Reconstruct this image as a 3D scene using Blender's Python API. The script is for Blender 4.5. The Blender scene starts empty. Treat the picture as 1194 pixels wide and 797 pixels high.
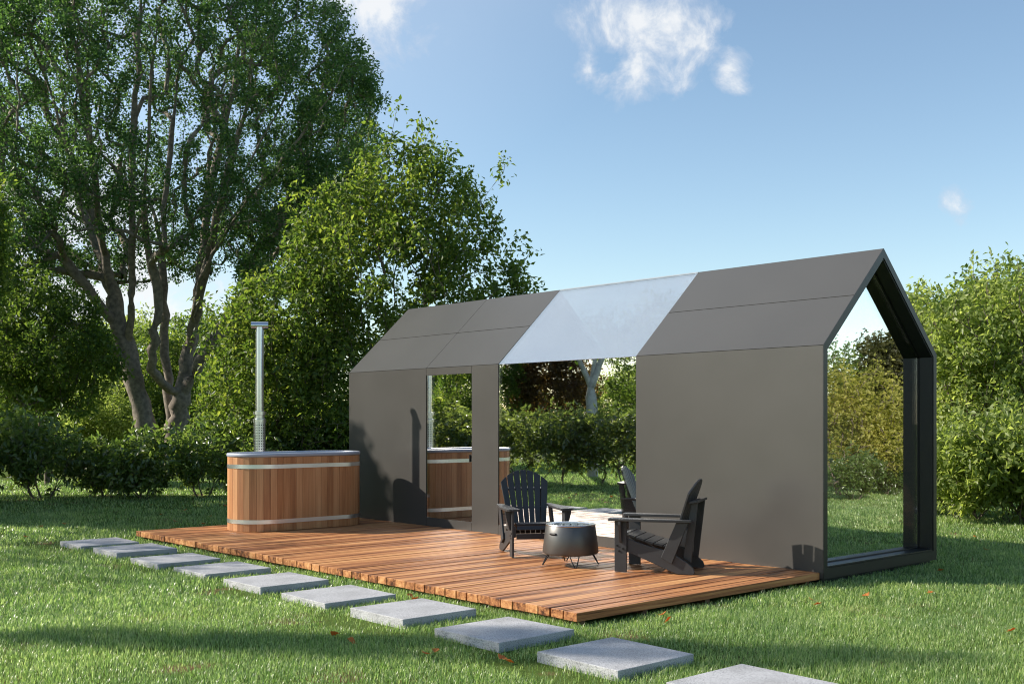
import bpy, bmesh, math, random
import numpy as np
from mathutils import Vector

scene = bpy.context.scene
COL = scene.collection
RAD = math.radians

# ------------------------------------------------------------------ camera
F_PX, HOR, YAW = 1266.83, 489.58, 0.8427
CAM = np.array([14.7048, -9.6184, 1.6])
FW = np.array([-math.sin(YAW), math.cos(YAW), 0.0])
RT = np.array([math.cos(YAW), math.sin(YAW), 0.0])
cam_d = bpy.data.cameras.new("camera")
cam = bpy.data.objects.new("camera", cam_d)
COL.objects.link(cam)
cam.location = CAM
cam.rotation_euler = (math.pi / 2, 0, YAW)
cam_d.sensor_width = 36
cam_d.lens = F_PX / 1194 * 36
cam_d.shift_y = (HOR - 398.5) / 1194
cam_d.clip_end = 2000
scene.camera = cam

# ------------------------------------------------------------------ light
SUN_TRAVEL = Vector((1.28, 1.12, -1.0)).normalized()
to_sun = -SUN_TRAVEL
sun_el = math.asin(to_sun.z)
sd = bpy.data.lights.new("sun", 'SUN')
sd.energy = 4.0
sd.angle = RAD(0.6)
sd.color = (1.0, 0.92, 0.80)
sun = bpy.data.objects.new("sun", sd)
COL.objects.link(sun)
sun.rotation_euler = SUN_TRAVEL.to_track_quat('-Z', 'Y').to_euler()
sun.location = (0, 0, 30)

world = bpy.data.worlds.new("World")
scene.world = world
world.use_nodes = True
wt = world.node_tree
wt.nodes.clear()


def wn(t, **k):
    n = wt.nodes.new(t)
    for a, b in k.items():
        setattr(n, a, b)
    return n


w_out = wn('ShaderNodeOutputWorld')
w_bg = wn('ShaderNodeBackground')
w_bg.inputs['Strength'].default_value = 0.095
sky = wn('ShaderNodeTexSky', sky_type='NISHITA', sun_disc=False)
sky.sun_elevation = sun_el
sky.sun_rotation = math.atan2(to_sun.x, to_sun.y)
sky.air_density = 1.0
sky.dust_density = 0.25
sky.ozone_density = 1.3
tc = wn('ShaderNodeTexCoord')
noise = wn('ShaderNodeTexNoise')
noise.inputs['Scale'].default_value = 20.0
noise.inputs['Detail'].default_value = 9
noise.inputs['Roughness'].default_value = 0.62
noise.inputs['Distortion'].default_value = 0.35
wt.links.new(tc.outputs['Generated'], noise.inputs['Vector'])


def wmath(op, a, b=None, clamp=False):
    n = wn('ShaderNodeMath', operation=op, use_clamp=clamp)
    for i, v in enumerate((a, b)):
        if v is None:
            continue
        if isinstance(v, (int, float)):
            n.inputs[i].default_value = v
        else:
            wt.links.new(v, n.inputs[i])
    return n.outputs[0]


def wblob(d, near, far):
    d = Vector(d).normalized()
    dot = wn('ShaderNodeVectorMath', operation='DISTANCE')
    wt.links.new(tc.outputs['Generated'], dot.inputs[0])
    dot.inputs[1].default_value = d
    mr = wn('ShaderNodeMapRange')
    mr.inputs['From Min'].default_value = far
    mr.inputs['From Max'].default_value = near
    mr.inputs['To Min'].default_value = 0
    mr.inputs['To Max'].default_value = 1
    wt.links.new(dot.outputs['Value'], mr.inputs['Value'])
    return mr.outputs[0]


def pdir(px, py):
    return tuple(FW + RT * (px - 597) / F_PX + np.array([0, 0, 1]) * (HOR - py) / F_PX)


blob = wblob(pdir(752, 28), 0.0, 0.088)
for q, a, b in ((pdir(688, 84), 0.0, 0.030), (pdir(740, 82), 0.0, 0.040), (pdir(815, 52), 0.0, 0.055), (pdir(850, 78), 0.0, 0.035), (pdir(400, -20), 0.0, 0.05),
                (pdir(1112, 240), 0.0, 0.026), (pdir(440, 10), 0.0, 0.07), (pdir(-120, 330), 0.02, 0.30),
                (pdir(120, 330), 0.02, 0.22), (pdir(-700, 300), 0.05, 0.6)):
    blob = wmath('MAXIMUM', blob, wblob(q, a, b))
# unseen bright patch added high in the sky to brighten the roof glass reflection
veil = wblob((-0.69, 0.08, 0.72), 0.15, 0.75)
m1 = wmath('ADD', wmath('MULTIPLY', blob, 0.44), noise.outputs['Fac'])
mr = wn('ShaderNodeMapRange')
mr.inputs['From Min'].default_value = 0.66
mr.inputs['From Max'].default_value = 0.93
wt.links.new(m1, mr.inputs['Value'])
cl = wmath('MULTIPLY', wmath('MULTIPLY', mr.outputs[0], wmath('MULTIPLY', blob, 4.0, True), True), 0.92)
veil = wmath('MULTIPLY', veil, wmath('ADD', wmath('MULTIPLY', noise.outputs['Fac'], 0.3), 0.75), True)
mixv = wn('ShaderNodeMix', data_type='RGBA')
wt.links.new(veil, mixv.inputs[0])
tintn = wn('ShaderNodeMix', data_type='RGBA', blend_type='MULTIPLY')
tintn.inputs[0].default_value = 1
wt.links.new(sky.outputs[0], tintn.inputs[6])
tintn.inputs[7].default_value = (0.98, 0.99, 0.95, 1)
wt.links.new(tintn.outputs[2], mixv.inputs[6])
mixv.inputs[7].default_value = (4.3, 4.9, 5.6, 1)
mixw = wn('ShaderNodeMix', data_type='RGBA')
wt.links.new(cl, mixw.inputs[0])
wt.links.new(mixv.outputs[2], mixw.inputs[6])
cr = wn('ShaderNodeValToRGB')
cr.color_ramp.elements[0].color = (3.3, 3.7, 4.4, 1)
cr.color_ramp.elements[0].position = 0.25
cr.color_ramp.elements[1].color = (4.9, 5.0, 5.1, 1)
cr.color_ramp.elements[1].position = 0.75
wt.links.new(cl, cr.inputs[0])
wt.links.new(cr.outputs[0], mixw.inputs[7])
wt.links.new(mixw.outputs[2], w_bg.inputs['Color'])
wt.links.new(w_bg.outputs[0], w_out.inputs['Surface'])

vs = scene.view_settings
vs.view_transform = 'Standard'
vs.look = 'None'
vs.exposure = 1.0
vs.gamma = 1.0
scene.render.engine = 'CYCLES'
scene.cycles.use_denoising = True
scene.cycles.sample_clamp_indirect = 4.0
scene.cycles.filter_width = 1.1
scene.cycles.max_bounces = 14
scene.cycles.diffuse_bounces = 8
scene.cycles.transmission_bounces = 10
scene.cycles.glossy_bounces = 6
scene.cycles.transparent_max_bounces = 24
scene.cycles.caustics_reflective = False
scene.cycles.caustics_refractive = False

GZ = -0.05            # ground level
L, D, E, RZ = 8.62, 2.341, 2.356, 3.450      # cabin length, depth, eave, ridge
X1, X2, XS, XB = 3.635, 6.113, 2.031, 3.073
DT = 0.067            # deck top


def P(px, w, z=0.0):
    """point in the garden on the bearing px, w metres ahead"""
    q = CAM + w * FW + (px - 597) / F_PX * w * RT
    return np.array([q[0], q[1], z])


def PM(px, w, z=0.0):
    q = P(px, w, z)
    q[1] = -q[1]
    return q


def PG(px, w, z=0.0):
    q = P(px, w, z)
    q[0] = 2 * 8.34 - q[0]
    return q


# ------------------------------------------------------------------ materials
def new_mat(name):
    m = bpy.data.materials.new(name)
    m.use_nodes = True
    nt = m.node_tree
    b = nt.nodes['Principled BSDF']
    return m, nt, b


def ramp(nt, stops):
    r = nt.nodes.new('ShaderNodeValToRGB')
    e = r.color_ramp.elements
    while len(e) < len(stops):
        e.new(0.5)
    for i, (p, c) in enumerate(stops):
        e[i].position = p
        e[i].color = (*c, 1)
    return r


def noise_node(nt, scale, detail=4, rough=0.55, vec=None, mapscale=None, coord='Object'):
    n = nt.nodes.new('ShaderNodeTexNoise')
    n.inputs['Scale'].default_value = scale
    n.inputs['Detail'].default_value = detail
    n.inputs['Roughness'].default_value = rough
    if vec is None:
        t = nt.nodes.new('ShaderNodeTexCoord')
        vec = t.outputs[coord]
    if mapscale:
        mp = nt.nodes.new('ShaderNodeMapping')
        mp.inputs['Scale'].default_value = mapscale
        nt.links.new(vec, mp.inputs['Vector'])
        vec = mp.outputs[0]
    nt.links.new(vec, n.inputs['Vector'])
    return n


def bump(nt, b, height, strength=0.3, dist=0.01):
    n = nt.nodes.new('ShaderNodeBump')
    n.inputs['Strength'].default_value = strength
    n.inputs['Distance'].default_value = dist
    nt.links.new(height, n.inputs['Height'])
    nt.links.new(n.outputs[0], b.inputs['Normal'])


def plain(name, col, rough=0.5, metal=0.0, var=0.12, scale=6.0, bmp=0.0, bscale=200):
    m, nt, b = new_mat(name)
    n = noise_node(nt, scale, 5)
    lo = tuple(c * (1 - var) for c in col)
    hi = tuple(min(1, c * (1 + var)) for c in col)
    r = ramp(nt, [(0.3, lo), (0.7, hi)])
    nt.links.new(n.outputs['Fac'], r.inputs[0])
    nt.links.new(r.outputs[0], b.inputs['Base Color'])
    mr = nt.nodes.new('ShaderNodeMapRange')
    mr.inputs['To Min'].default_value = rough * 0.88
    mr.inputs['To Max'].default_value = min(1, rough * 1.12)
    nt.links.new(n.outputs['Fac'], mr.inputs['Value'])
    nt.links.new(mr.outputs[0], b.inputs['Roughness'])
    b.inputs['Metallic'].default_value = metal
    if bmp:
        n2 = noise_node(nt, bscale, 3)
        bump(nt, b, n2.outputs['Fac'], bmp, 0.004)
    return m


def wood(name, axis, stops, rough=0.5, stretch=0.06, scale=14, island=0.55, grainbump=0.25, lo=0.42, hi=0.95, spec=0.5):
    """grain runs along axis (0,1,2); every board (mesh island) gets its own tone"""
    m, nt, b = new_mat(name)
    t = nt.nodes.new('ShaderNodeTexCoord')
    geo = nt.nodes.new('ShaderNodeNewGeometry')
    off = nt.nodes.new('ShaderNodeVectorMath')
    off.operation = 'MULTIPLY_ADD'
    cmb = nt.nodes.new('ShaderNodeCombineXYZ')
    for i in range(3):
        nt.links.new(geo.outputs['Random Per Island'], cmb.inputs[i])
    nt.links.new(cmb.outputs[0], off.inputs[0])
    off.inputs[1].default_value = (37, 53, 71)
    nt.links.new(t.outputs['Object'], off.inputs[2])
    sc = [1, 1, 1]
    sc[axis] = stretch
    n1 = noise_node(nt, scale, 8, 0.62, off.outputs[0], sc)
    n1.inputs['Distortion'].default_value = 0.4
    n2 = noise_node(nt, scale * 7, 4, 0.6, off.outputs[0], [s if s == 1 else s * 0.5 for s in sc])
    add = nt.nodes.new('ShaderNodeMath')
    add.operation = 'MULTIPLY_ADD'
    nt.links.new(n2.outputs['Fac'], add.inputs[0])
    add.inputs[1].default_value = 0.35
    nt.links.new(n1.outputs['Fac'], add.inputs[2])
    isl = nt.nodes.new('ShaderNodeMath')
    isl.operation = 'MULTIPLY_ADD'
    nt.links.new(geo.outputs['Random Per Island'], isl.inputs[0])
    isl.inputs[1].default_value = island
    nt.links.new(add.outputs[0], isl.inputs[2])
    mr = nt.nodes.new('ShaderNodeMapRange')
    mr.inputs['From Min'].default_value = lo
    mr.inputs['From Max'].default_value = hi + island
    nt.links.new(isl.outputs[0], mr.inputs['Value'])
    r = ramp(nt, stops)
    nt.links.new(mr.outputs[0], r.inputs[0])
    nt.links.new(r.outputs[0], b.inputs['Base Color'])
    b.inputs['Roughness'].default_value = rough
    b.inputs['Specular IOR Level'].default_value = spec
    bump(nt, b, add.outputs[0], grainbump, 0.004)
    return m


def leaf_mat(name, dark, mid, light, trans=0.45, rough=0.5, tint=(1.0, 1.0, 0.55), gloss=0.35):
    trans = min(0.55, trans + 0.08)
    m, nt, b = new_mat(name)
    geo = nt.nodes.new('ShaderNodeNewGeometry')
    r = ramp(nt, [(0.0, dark), (0.5, mid), (1.0, light)])
    nt.links.new(geo.outputs['Random Per Island'], r.inputs[0])
    n = noise_node(nt, 0.9, 3)
    mx = nt.nodes.new('ShaderNodeMix')
    mx.data_type = 'RGBA'
    mx.blend_type = 'MULTIPLY'
    mx.inputs[0].default_value = 1
    r2 = ramp(nt, [(0.3, (0.72, 0.78, 0.75)), (0.7, (1.18, 1.12, 1.0))])
    nt.links.new(n.outputs['Fac'], r2.inputs[0])
    nt.links.new(r.outputs[0], mx.inputs[6])
    nt.links.new(r2.outputs[0], mx.inputs[7])
    nt.links.new(mx.outputs[2], b.inputs['Base Color'])
    b.inputs['Roughness'].default_value = rough
    b.inputs['Specular IOR Level'].default_value = gloss
    tr = nt.nodes.new('ShaderNodeBsdfTranslucent')
    hs = nt.nodes.new('ShaderNodeMix')
    hs.data_type = 'RGBA'
    hs.blend_type = 'MULTIPLY'
    hs.inputs[0].default_value = 1
    nt.links.new(mx.outputs[2], hs.inputs[6])
    hs.inputs[7].default_value = (2.3 * tint[0], 2.3 * tint[1], 2.3 * tint[2], 1)
    nt.links.new(hs.outputs[2], tr.inputs['Color'])
    mix = nt.nodes.new('ShaderNodeMixShader')
    mix.inputs[0].default_value = trans
    nt.links.new(b.outputs[0], mix.inputs[1])
    nt.links.new(tr.outputs[0], mix.inputs[2])
    nt.links.new(mix.outputs[0], nt.nodes['Material Output'].inputs['Surface'])
    return m


def glass_mat(name, refl, tint):
    m = bpy.data.materials.new(name)
    m.use_nodes = True
    nt = m.node_tree
    nt.nodes.clear()
    o = nt.nodes.new('ShaderNodeOutputMaterial')
    g = nt.nodes.new('ShaderNodeBsdfGlossy')
    g.inputs['Roughness'].default_value = 0.0
    g.inputs['Color'].default_value = (0.97, 0.985, 1.0, 1)
    t = nt.nodes.new('ShaderNodeBsdfTransparent')
    t.inputs['Color'].default_value = (*tint, 1)
    lw = nt.nodes.new('ShaderNodeLayerWeight')
    lw.inputs['Blend'].default_value = 0.5
    pw = nt.nodes.new('ShaderNodeMath')
    pw.operation = 'POWER'
    nt.links.new(lw.outputs['Facing'], pw.inputs[0])
    pw.inputs[1].default_value = 5.0
    mr = nt.nodes.new('ShaderNodeMapRange')
    mr.inputs['To Min'].default_value = refl
    mr.inputs['To Max'].default_value = 1.0
    nt.links.new(pw.outputs[0], mr.inputs['Value'])
    mx = nt.nodes.new('ShaderNodeMixShader')
    nt.links.new(mr.outputs[0], mx.inputs[0])
    nt.links.new(t.outputs[0], mx.inputs[1])
    nt.links.new(g.outputs[0], mx.inputs[2])
    nt.links.new(mx.outputs[0], o.inputs['Surface'])
    return m


M = {}
M['panel'] = plain('taupe_panel', (0.057, 0.054, 0.050), 0.33, 0.0, 0.05, 1.2, 0.03, 500)
M['black'] = plain('black_frame', (0.009, 0.0095, 0.011), 0.38, 0.0, 0.1, 3)
M['glass'] = glass_mat('mirror_glass', 0.66, (0.95, 0.95, 0.94))
M['roofglass'] = glass_mat('roof_glass', 0.49, (0.92, 0.95, 0.96))
M['lining'] = wood('walnut_lining', 0, [(0, (0.07, 0.034, 0.018)), (0.5, (0.17, 0.085, 0.045)), (1, (0.28, 0.155, 0.09))], 0.5, 0.08, 9)
M['deck'] = wood('deck_wood', 1, [(0.0, (0.030, 0.011, 0.006)), (0.24, (0.11, 0.038, 0.015)), (0.44, (0.31, 0.122, 0.046)), (0.68, (0.49, 0.225, 0.088)), (1.0, (0.64, 0.37, 0.165))], 0.58, 0.03, 19, 0.22, 0.25, 0.48, 0.84, 0.25)
M['joist'] = wood('joist_wood', 0, [(0, (0.06, 0.025, 0.012)), (0.5, (0.16, 0.075, 0.035)), (1, (0.26, 0.13, 0.07))], 0.6)
M['cedar'] = wood('cedar', 2, [(0, (0.20, 0.075, 0.026)), (0.35, (0.42, 0.185, 0.072)), (0.7, (0.58, 0.30, 0.135)), (1, (0.68, 0.42, 0.22))], 0.5, 0.05, 16, 0.5, 0.15)
M['steel'] = plain('brushed_steel', (0.62, 0.64, 0.66), 0.22, 1.0, 0.06, 8)
M['hoop'] = plain('hoop_steel', (0.74, 0.75, 0.77), 0.33, 1.0, 0.05, 5)
M['liner'] = plain('grey_liner', (0.36, 0.39, 0.46), 0.35, 0, 0.05)
M['whitetag'] = plain('white_tag', (0.75, 0.75, 0.75), 0.5)
M['water'] = plain('tub_water', (0.04, 0.10, 0.12), 0.05)
M['chair'] = plain('charcoal_recycled_plastic', (0.031, 0.031, 0.033), 0.50, 0, 0.10, 14, 0.06, 350)
M['bolt'] = plain('dark_bolt', (0.015, 0.015, 0.016), 0.4, 0.6)
M['pit'] = plain('graphite_coat', (0.115, 0.113, 0.110), 0.42, 0.75, 0.06, 6)
M['pitlegs'] = plain('black_rod', (0.02, 0.02, 0.022), 0.4, 0.5)
M['seal'] = plain('pale_seal', (0.26, 0.29, 0.32), 0.35)
M['bed'] = plain('bed_linen', (0.62, 0.60, 0.57), 0.9, 0, 0.05, 5, 0.2, 60)
M['bark'] = plain('grey_brown_bark', (0.205, 0.172, 0.140), 0.9, 0, 0.45, 9, 0.9, 40)
M['bark2'] = plain('dark_bark', (0.13, 0.105, 0.08), 0.9, 0, 0.4, 9, 0.8, 40)
M['palebark'] = plain('pale_bark', (0.46, 0.45, 0.44), 0.8, 0, 0.3, 6, 0.5, 30)
M['leaf_elm'] = leaf_mat('elm_leaf', (0.036, 0.082, 0.030), (0.060, 0.128, 0.044), (0.120, 0.200, 0.075), 0.36, 0.42)
M['leaf_maple'] = leaf_mat('maple_leaf', (0.055, 0.100, 0.022), (0.100, 0.155, 0.032), (0.200, 0.245, 0.060), 0.42, 0.45)
M['leaf_bush'] = leaf_mat('bush_leaf', (0.055, 0.095, 0.028), (0.095, 0.150, 0.042), (0.175, 0.230, 0.080), 0.42, 0.32, gloss=0.9)
M['leaf_right'] = leaf_mat('privet_leaf', (0.125, 0.170, 0.045), (0.205, 0.260, 0.080), (0.340, 0.390, 0.165), 0.42, 0.42)
M['leaf_mid'] = leaf_mat('hornbeam_leaf', (0.050, 0.090, 0.022), (0.090, 0.145, 0.032), (0.150, 0.205, 0.050), 0.40, 0.48)
M['leaf_yellow'] = leaf_mat('yellow_leaf', (0.19, 0.20, 0.045), (0.29, 0.285, 0.07), (0.40, 0.37, 0.12), 0.42, 0.5)
M['leaf_brown'] = leaf_mat('copper_leaf', (0.045, 0.048, 0.020), (0.075, 0.080, 0.028), (0.130, 0.130, 0.045), 0.35, 0.5)
M['blade'] = leaf_mat('grass_blade', (0.098, 0.168, 0.044), (0.190, 0.285, 0.092), (0.440, 0.490, 0.250), 0.32, 0.36, (0.9, 1, 0.7), 0.6)
M['dead'] = leaf_mat('autumn_leaf', (0.36, 0.09, 0.03), (0.45, 0.16, 0.04), (0.55, 0.33, 0.08), 0.25, 0.6, (1, 0.8, 0.6))

M['leaf_lining_brown'] = leaf_mat('lining_brown_leaf', (0.060, 0.038, 0.020), (0.100, 0.062, 0.030), (0.150, 0.100, 0.048), 0.35, 0.5)  # brown put into the leaves to imitate the lining showing through the glass

m, nt, b = new_mat('punched_steel')
t_ = nt.nodes.new('ShaderNodeTexCoord')
sx_ = nt.nodes.new('ShaderNodeSeparateXYZ')
nt.links.new(t_.outputs['Object'], sx_.inputs[0])


def nm(op, a, b2=None):
    n = nt.nodes.new('ShaderNodeMath')
    n.operation = op
    for i, v in enumerate((a, b2)):
        if v is None:
            continue
        if isinstance(v, (int, float)):
            n.inputs[i].default_value = v
        else:
            nt.links.new(v, n.inputs[i])
    return n.outputs[0]


uu = nm('SUBTRACT', nm('FRACT', nm('MULTIPLY', nm('ARCTAN2', sx_.outputs[1], sx_.outputs[0]), 16 / (2 * math.pi))), 0.5)
vv_ = nm('SUBTRACT', nm('FRACT', nm('MULTIPLY', sx_.outputs[2], 1 / 0.04)), 0.5)
hole = nm('LESS_THAN', nm('ADD', nm('MULTIPLY', uu, uu), nm('MULTIPLY', vv_, vv_)), 0.06)
mxh = nt.nodes.new('ShaderNodeMix')
mxh.data_type = 'RGBA'
nt.links.new(hole, mxh.inputs[0])
mxh.inputs[6].default_value = (0.62, 0.64, 0.66, 1)
mxh.inputs[7].default_value = (0.02, 0.02, 0.02, 1)
nt.links.new(mxh.outputs[2], b.inputs['Base Color'])
b.inputs['Metallic'].default_value = 1
b.inputs['Roughness'].default_value = 0.25
M['punched'] = m

m, nt, b = new_mat('concrete_slab')
n1 = noise_node(nt, 4, 6, 0.6)
n2 = noise_node(nt, 120, 3, 0.8)
r = ramp(nt, [(0.30, (0.31, 0.31, 0.315)), (0.55, (0.41, 0.41, 0.42)), (0.75, (0.45, 0.45, 0.46))])
nt.links.new(n1.outputs['Fac'], r.inputs[0])
n1.inputs['Scale'].default_value = 3.2
r2 = ramp(nt, [(0.36, (0.30, 0.30, 0.32)), (0.46, (0.92, 0.92, 0.92)), (0.66, (1.25, 1.25, 1.25))])
nt.links.new(n2.outputs['Fac'], r2.inputs[0])
mx = nt.nodes.new('ShaderNodeMix')
mx.data_type = 'RGBA'
mx.blend_type = 'MULTIPLY'
mx.inputs[0].default_value = 1.0
nt.links.new(r.outputs[0], mx.inputs[6])
nt.links.new(r2.outputs[0], mx.inputs[7])
nt.links.new(mx.outputs[2], b.inputs['Base Color'])
b.inputs['Roughness'].default_value = 0.8
bump(nt, b, n2.outputs['Fac'], 0.25, 0.003)
M['slab'] = m

m, nt, b = new_mat('lawn_soil')
n1 = noise_node(nt, 0.35, 5)
n2 = noise_node(nt, 60, 4, 0.7)
r = ramp(nt, [(0.3, (0.065, 0.105, 0.024)), (0.7, (0.105, 0.160, 0.038))])
nt.links.new(n1.outputs['Fac'], r.inputs[0])
r2 = ramp(nt, [(0.3, (0.55, 0.5, 0.45)), (0.7, (1.3, 1.3, 1.2))])
nt.links.new(n2.outputs['Fac'], r2.inputs[0])
mx = nt.nodes.new('ShaderNodeMix')
mx.data_type = 'RGBA'
mx.blend_type = 'MULTIPLY'
mx.inputs[0].default_value = 1
nt.links.new(r.outputs[0], mx.inputs[6])
nt.links.new(r2.outputs[0], mx.inputs[7])
# bare earth in worn spots by the path
n3 = noise_node(nt, 1.3, 4)
r3 = ramp(nt, [(0.58, (0, 0, 0)), (0.68, (1, 1, 1))])
nt.links.new(n3.outputs['Fac'], r3.inputs[0])
mx2 = nt.nodes.new('ShaderNodeMix')
mx2.data_type = 'RGBA'
nt.links.new(r3.outputs[0], mx2.inputs[0])
nt.links.new(mx.outputs[2], mx2.inputs[6])
mx2.inputs[7].default_value = (0.16, 0.095, 0.055, 1)
nt.links.new(mx2.outputs[2], b.inputs['Base Color'])
b.inputs['Roughness'].default_value = 1.0
b.inputs['Specular IOR Level'].default_value = 0.05
bump(nt, b, n2.outputs['Fac'], 0.5, 0.02)
M['soil'] = m


# ------------------------------------------------------------------ helpers
def tag(o, label=None, cat=None, group=None, kind=None):
    if label:
        o['label'] = label
    if cat:
        o['category'] = cat
    if group:
        o['group'] = group
    if kind:
        o['kind'] = kind
    return o


def empty(name, loc, rz=0.0):
    o = bpy.data.objects.new(name, None)
    o.location = Vector([float(v) for v in loc])
    o.rotation_euler = (0, 0, rz)
    o.empty_display_size = 0.2
    COL.objects.link(o)
    return o


def copy_tree(o, parent=None):
    c = o.copy()
    COL.objects.link(c)
    if parent:
        c.parent = parent
    for ch in list(o.children):
        copy_tree(ch, c)
    return c


class MB:
    def __init__(self):
        self.v, self.f = [], []

    def add(self, vs_, fs):
        n = len(self.v)
        self.v += [tuple(float(a) for a in q) for q in vs_]
        self.f += [tuple(i + n for i in f) for f in fs]
        return self

    def box(self, a, b):
        (x0, y0, z0), (x1, y1, z1) = a, b
        return self.add([(x0, y0, z0), (x1, y0, z0), (x1, y1, z0), (x0, y1, z0), (x0, y0, z1), (x1, y0, z1), (x1, y1, z1), (x0, y1, z1)],
                        [(0, 3, 2, 1), (4, 5, 6, 7), (0, 1, 5, 4), (1, 2, 6, 5), (2, 3, 7, 6), (3, 0, 4, 7)])

    def hexa(self, bot, top):
        """box from two quads (same winding, counter-clockwise seen from the top quad's side)"""
        return self.add(list(bot) + list(top), [(3, 2, 1, 0), (4, 5, 6, 7), (0, 1, 5, 4), (1, 2, 6, 5), (2, 3, 7, 6), (3, 0, 4, 7)])

    def prism(self, prof, axis, a, b):
        """extrude a 2-D profile along axis ('x','y','z') from a to b"""
        def mk(p, t):
            return {'x': (t, p[0], p[1]), 'y': (p[0], t, p[1]), 'z': (p[0], p[1], t)}[axis]
        n = len(prof)
        area = sum(prof[i][0] * prof[(i + 1) % n][1] - prof[(i + 1) % n][0] * prof[i][1] for i in range(n))
        pr = list(prof) if area > 0 else list(prof)[::-1]
        if axis == 'y':
            pr = pr[::-1]
        if a > b:
            a, b = b, a
        vs_ = [mk(p, a) for p in pr] + [mk(p, b) for p in pr]
        fs = [tuple(range(n))[::-1], tuple(range(n, 2 * n))]
        fs += [(i, (i + 1) % n, n + (i + 1) % n, n + i) for i in range(n)]
        return self.add(vs_, fs)

    def tube(self, pts, rad, sides=8, cap=True):
        pts = [np.array(p, float) for p in pts]
        n = len(pts)
        rad = [rad] * n if isinstance(rad, (int, float)) else list(rad)
        up = np.array([0.3, 0.2, 0.93])
        vs_, fs = [], []
        for i, p in enumerate(pts):
            t = pts[min(i + 1, n - 1)] - pts[max(i - 1, 0)]
            t = t / (np.linalg.norm(t) + 1e-9)
            u = np.cross(t, up)
            if np.linalg.norm(u) < 0.15:
                u = np.cross(t, np.array([1.0, 0.1, 0]))
            u /= np.linalg.norm(u)
            v = np.cross(t, u)
            for k in range(sides):
                a = 2 * math.pi * k / sides
                vs_.append(p + rad[i] * (math.cos(a) * u + math.sin(a) * v))
        for i in range(n - 1):
            for k in range(sides):
                a, b2 = i * sides + k, i * sides + (k + 1) % sides
                fs.append((a, b2, b2 + sides, a + sides))
        if cap:
            fs.append(tuple(range(sides))[::-1])
            fs.append(tuple((n - 1) * sides + k for k in range(sides)))
        return self.add(vs_, fs)

    def lathe(self, prof, c=(0, 0), seg=48):
        n = len(prof)
        vs_, fs = [], []
        for k in range(seg):
            a = 2 * math.pi * k / seg
            for r_, z in prof:
                vs_.append((c[0] + r_ * math.cos(a), c[1] + r_ * math.sin(a), z))
        for k in range(seg):
            k2 = (k + 1) % seg
            for i in range(n - 1):
                fs.append((k * n + i, k2 * n + i, k2 * n + i + 1, k * n + i + 1))
        return self.add(vs_, fs)

    def xform(self, mat):
        self.v = [tuple(mat @ Vector(p)) for p in self.v]
        return self

    def build(self, name, mat, parent=None, bevel=0.0, smooth=False, seg=2, fix=True):
        me = bpy.data.meshes.new(name)
        me.from_pydata(self.v, [], self.f)
        if fix:
            bm = bmesh.new()
            bm.from_mesh(me)
            bmesh.ops.recalc_face_normals(bm, faces=bm.faces)
            bm.to_mesh(me)
            bm.free()
        me.materials.append(mat)
        if smooth:
            me.polygons.foreach_set('use_smooth', [True] * len(me.polygons))
            me.set_sharp_from_angle(angle=RAD(35))
        o = bpy.data.objects.new(name, me)
        COL.objects.link(o)
        if parent:
            o.parent = parent
        if bevel:
            md = o.modifiers.new('bevel', 'BEVEL')
            md.width = bevel
            md.segments = seg
            md.limit_method = 'ANGLE'
            md.angle_limit = RAD(40)
        return o


def np_mesh(name, verts, loops, starts, mat, parent=None, smooth=False):
    me = bpy.data.meshes.new(name)
    me.vertices.add(len(verts))
    me.vertices.foreach_set('co', np.asarray(verts, np.float32).ravel())
    me.loops.add(len(loops))
    me.loops.foreach_set('vertex_index', np.asarray(loops, np.int32))
    me.polygons.add(len(starts))
    me.polygons.foreach_set('loop_start', np.asarray(starts, np.int32))
    me.update(calc_edges=True)
    if smooth:
        me.polygons.foreach_set('use_smooth', [True] * len(me.polygons))
    me.materials.append(mat)
    o = bpy.data.objects.new(name, me)
    COL.objects.link(o)
    if parent:
        o.parent = parent
    return o


# ------------------------------------------------------------------ setting: ground
g = MB()
g.add([(-400, -400, GZ), (400, -400, GZ), (400, 400, GZ), (-400, 400, GZ)], [(0, 1, 2, 3)])
tag(g.build('ground', M['soil']), 'green lawn soil of the garden', 'ground', kind='structure')

# ------------------------------------------------------------------ vegetation
rng = np.random.default_rng(7)


def unit(v):
    return v / (np.linalg.norm(v, axis=-1, keepdims=True) + 1e-9)


def leaf_mesh(name, pos, outd, size, mat, parent, r, aspect=0.5, droop=0.25, up=0.55):
    """one folded two-triangle leaf per position"""
    n = len(pos)
    d = unit(outd * 0.55 + r.normal(0, 0.75, (n, 3)) + np.array([0, 0, -droop]))
    nn = unit(r.normal(0, 0.6, (n, 3)) + np.array([0, 0, up]) + outd * 0.35)
    side = unit(np.cross(d, nn))
    nn = np.cross(side, d)
    s = (size * r.uniform(0.65, 1.3, n))[:, None]
    base = pos
    tip = pos + d * s - nn * s * 0.10
    mid = pos + d * s * 0.45
    lf = mid + side * s * aspect * 0.5 + nn * s * 0.10
    rt = mid - side * s * aspect * 0.5 + nn * s * 0.10
    verts = np.stack([base, rt, tip, lf], 1).reshape(-1, 3)
    b0 = (np.arange(n) * 4)[:, None]
    loops = np.concatenate([b0, b0 + 1, b0 + 2, b0, b0 + 2, b0 + 3], 1).ravel()
    starts = np.arange(n * 2) * 3
    return np_mesh(name, verts, loops, starts, mat, parent)


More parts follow.
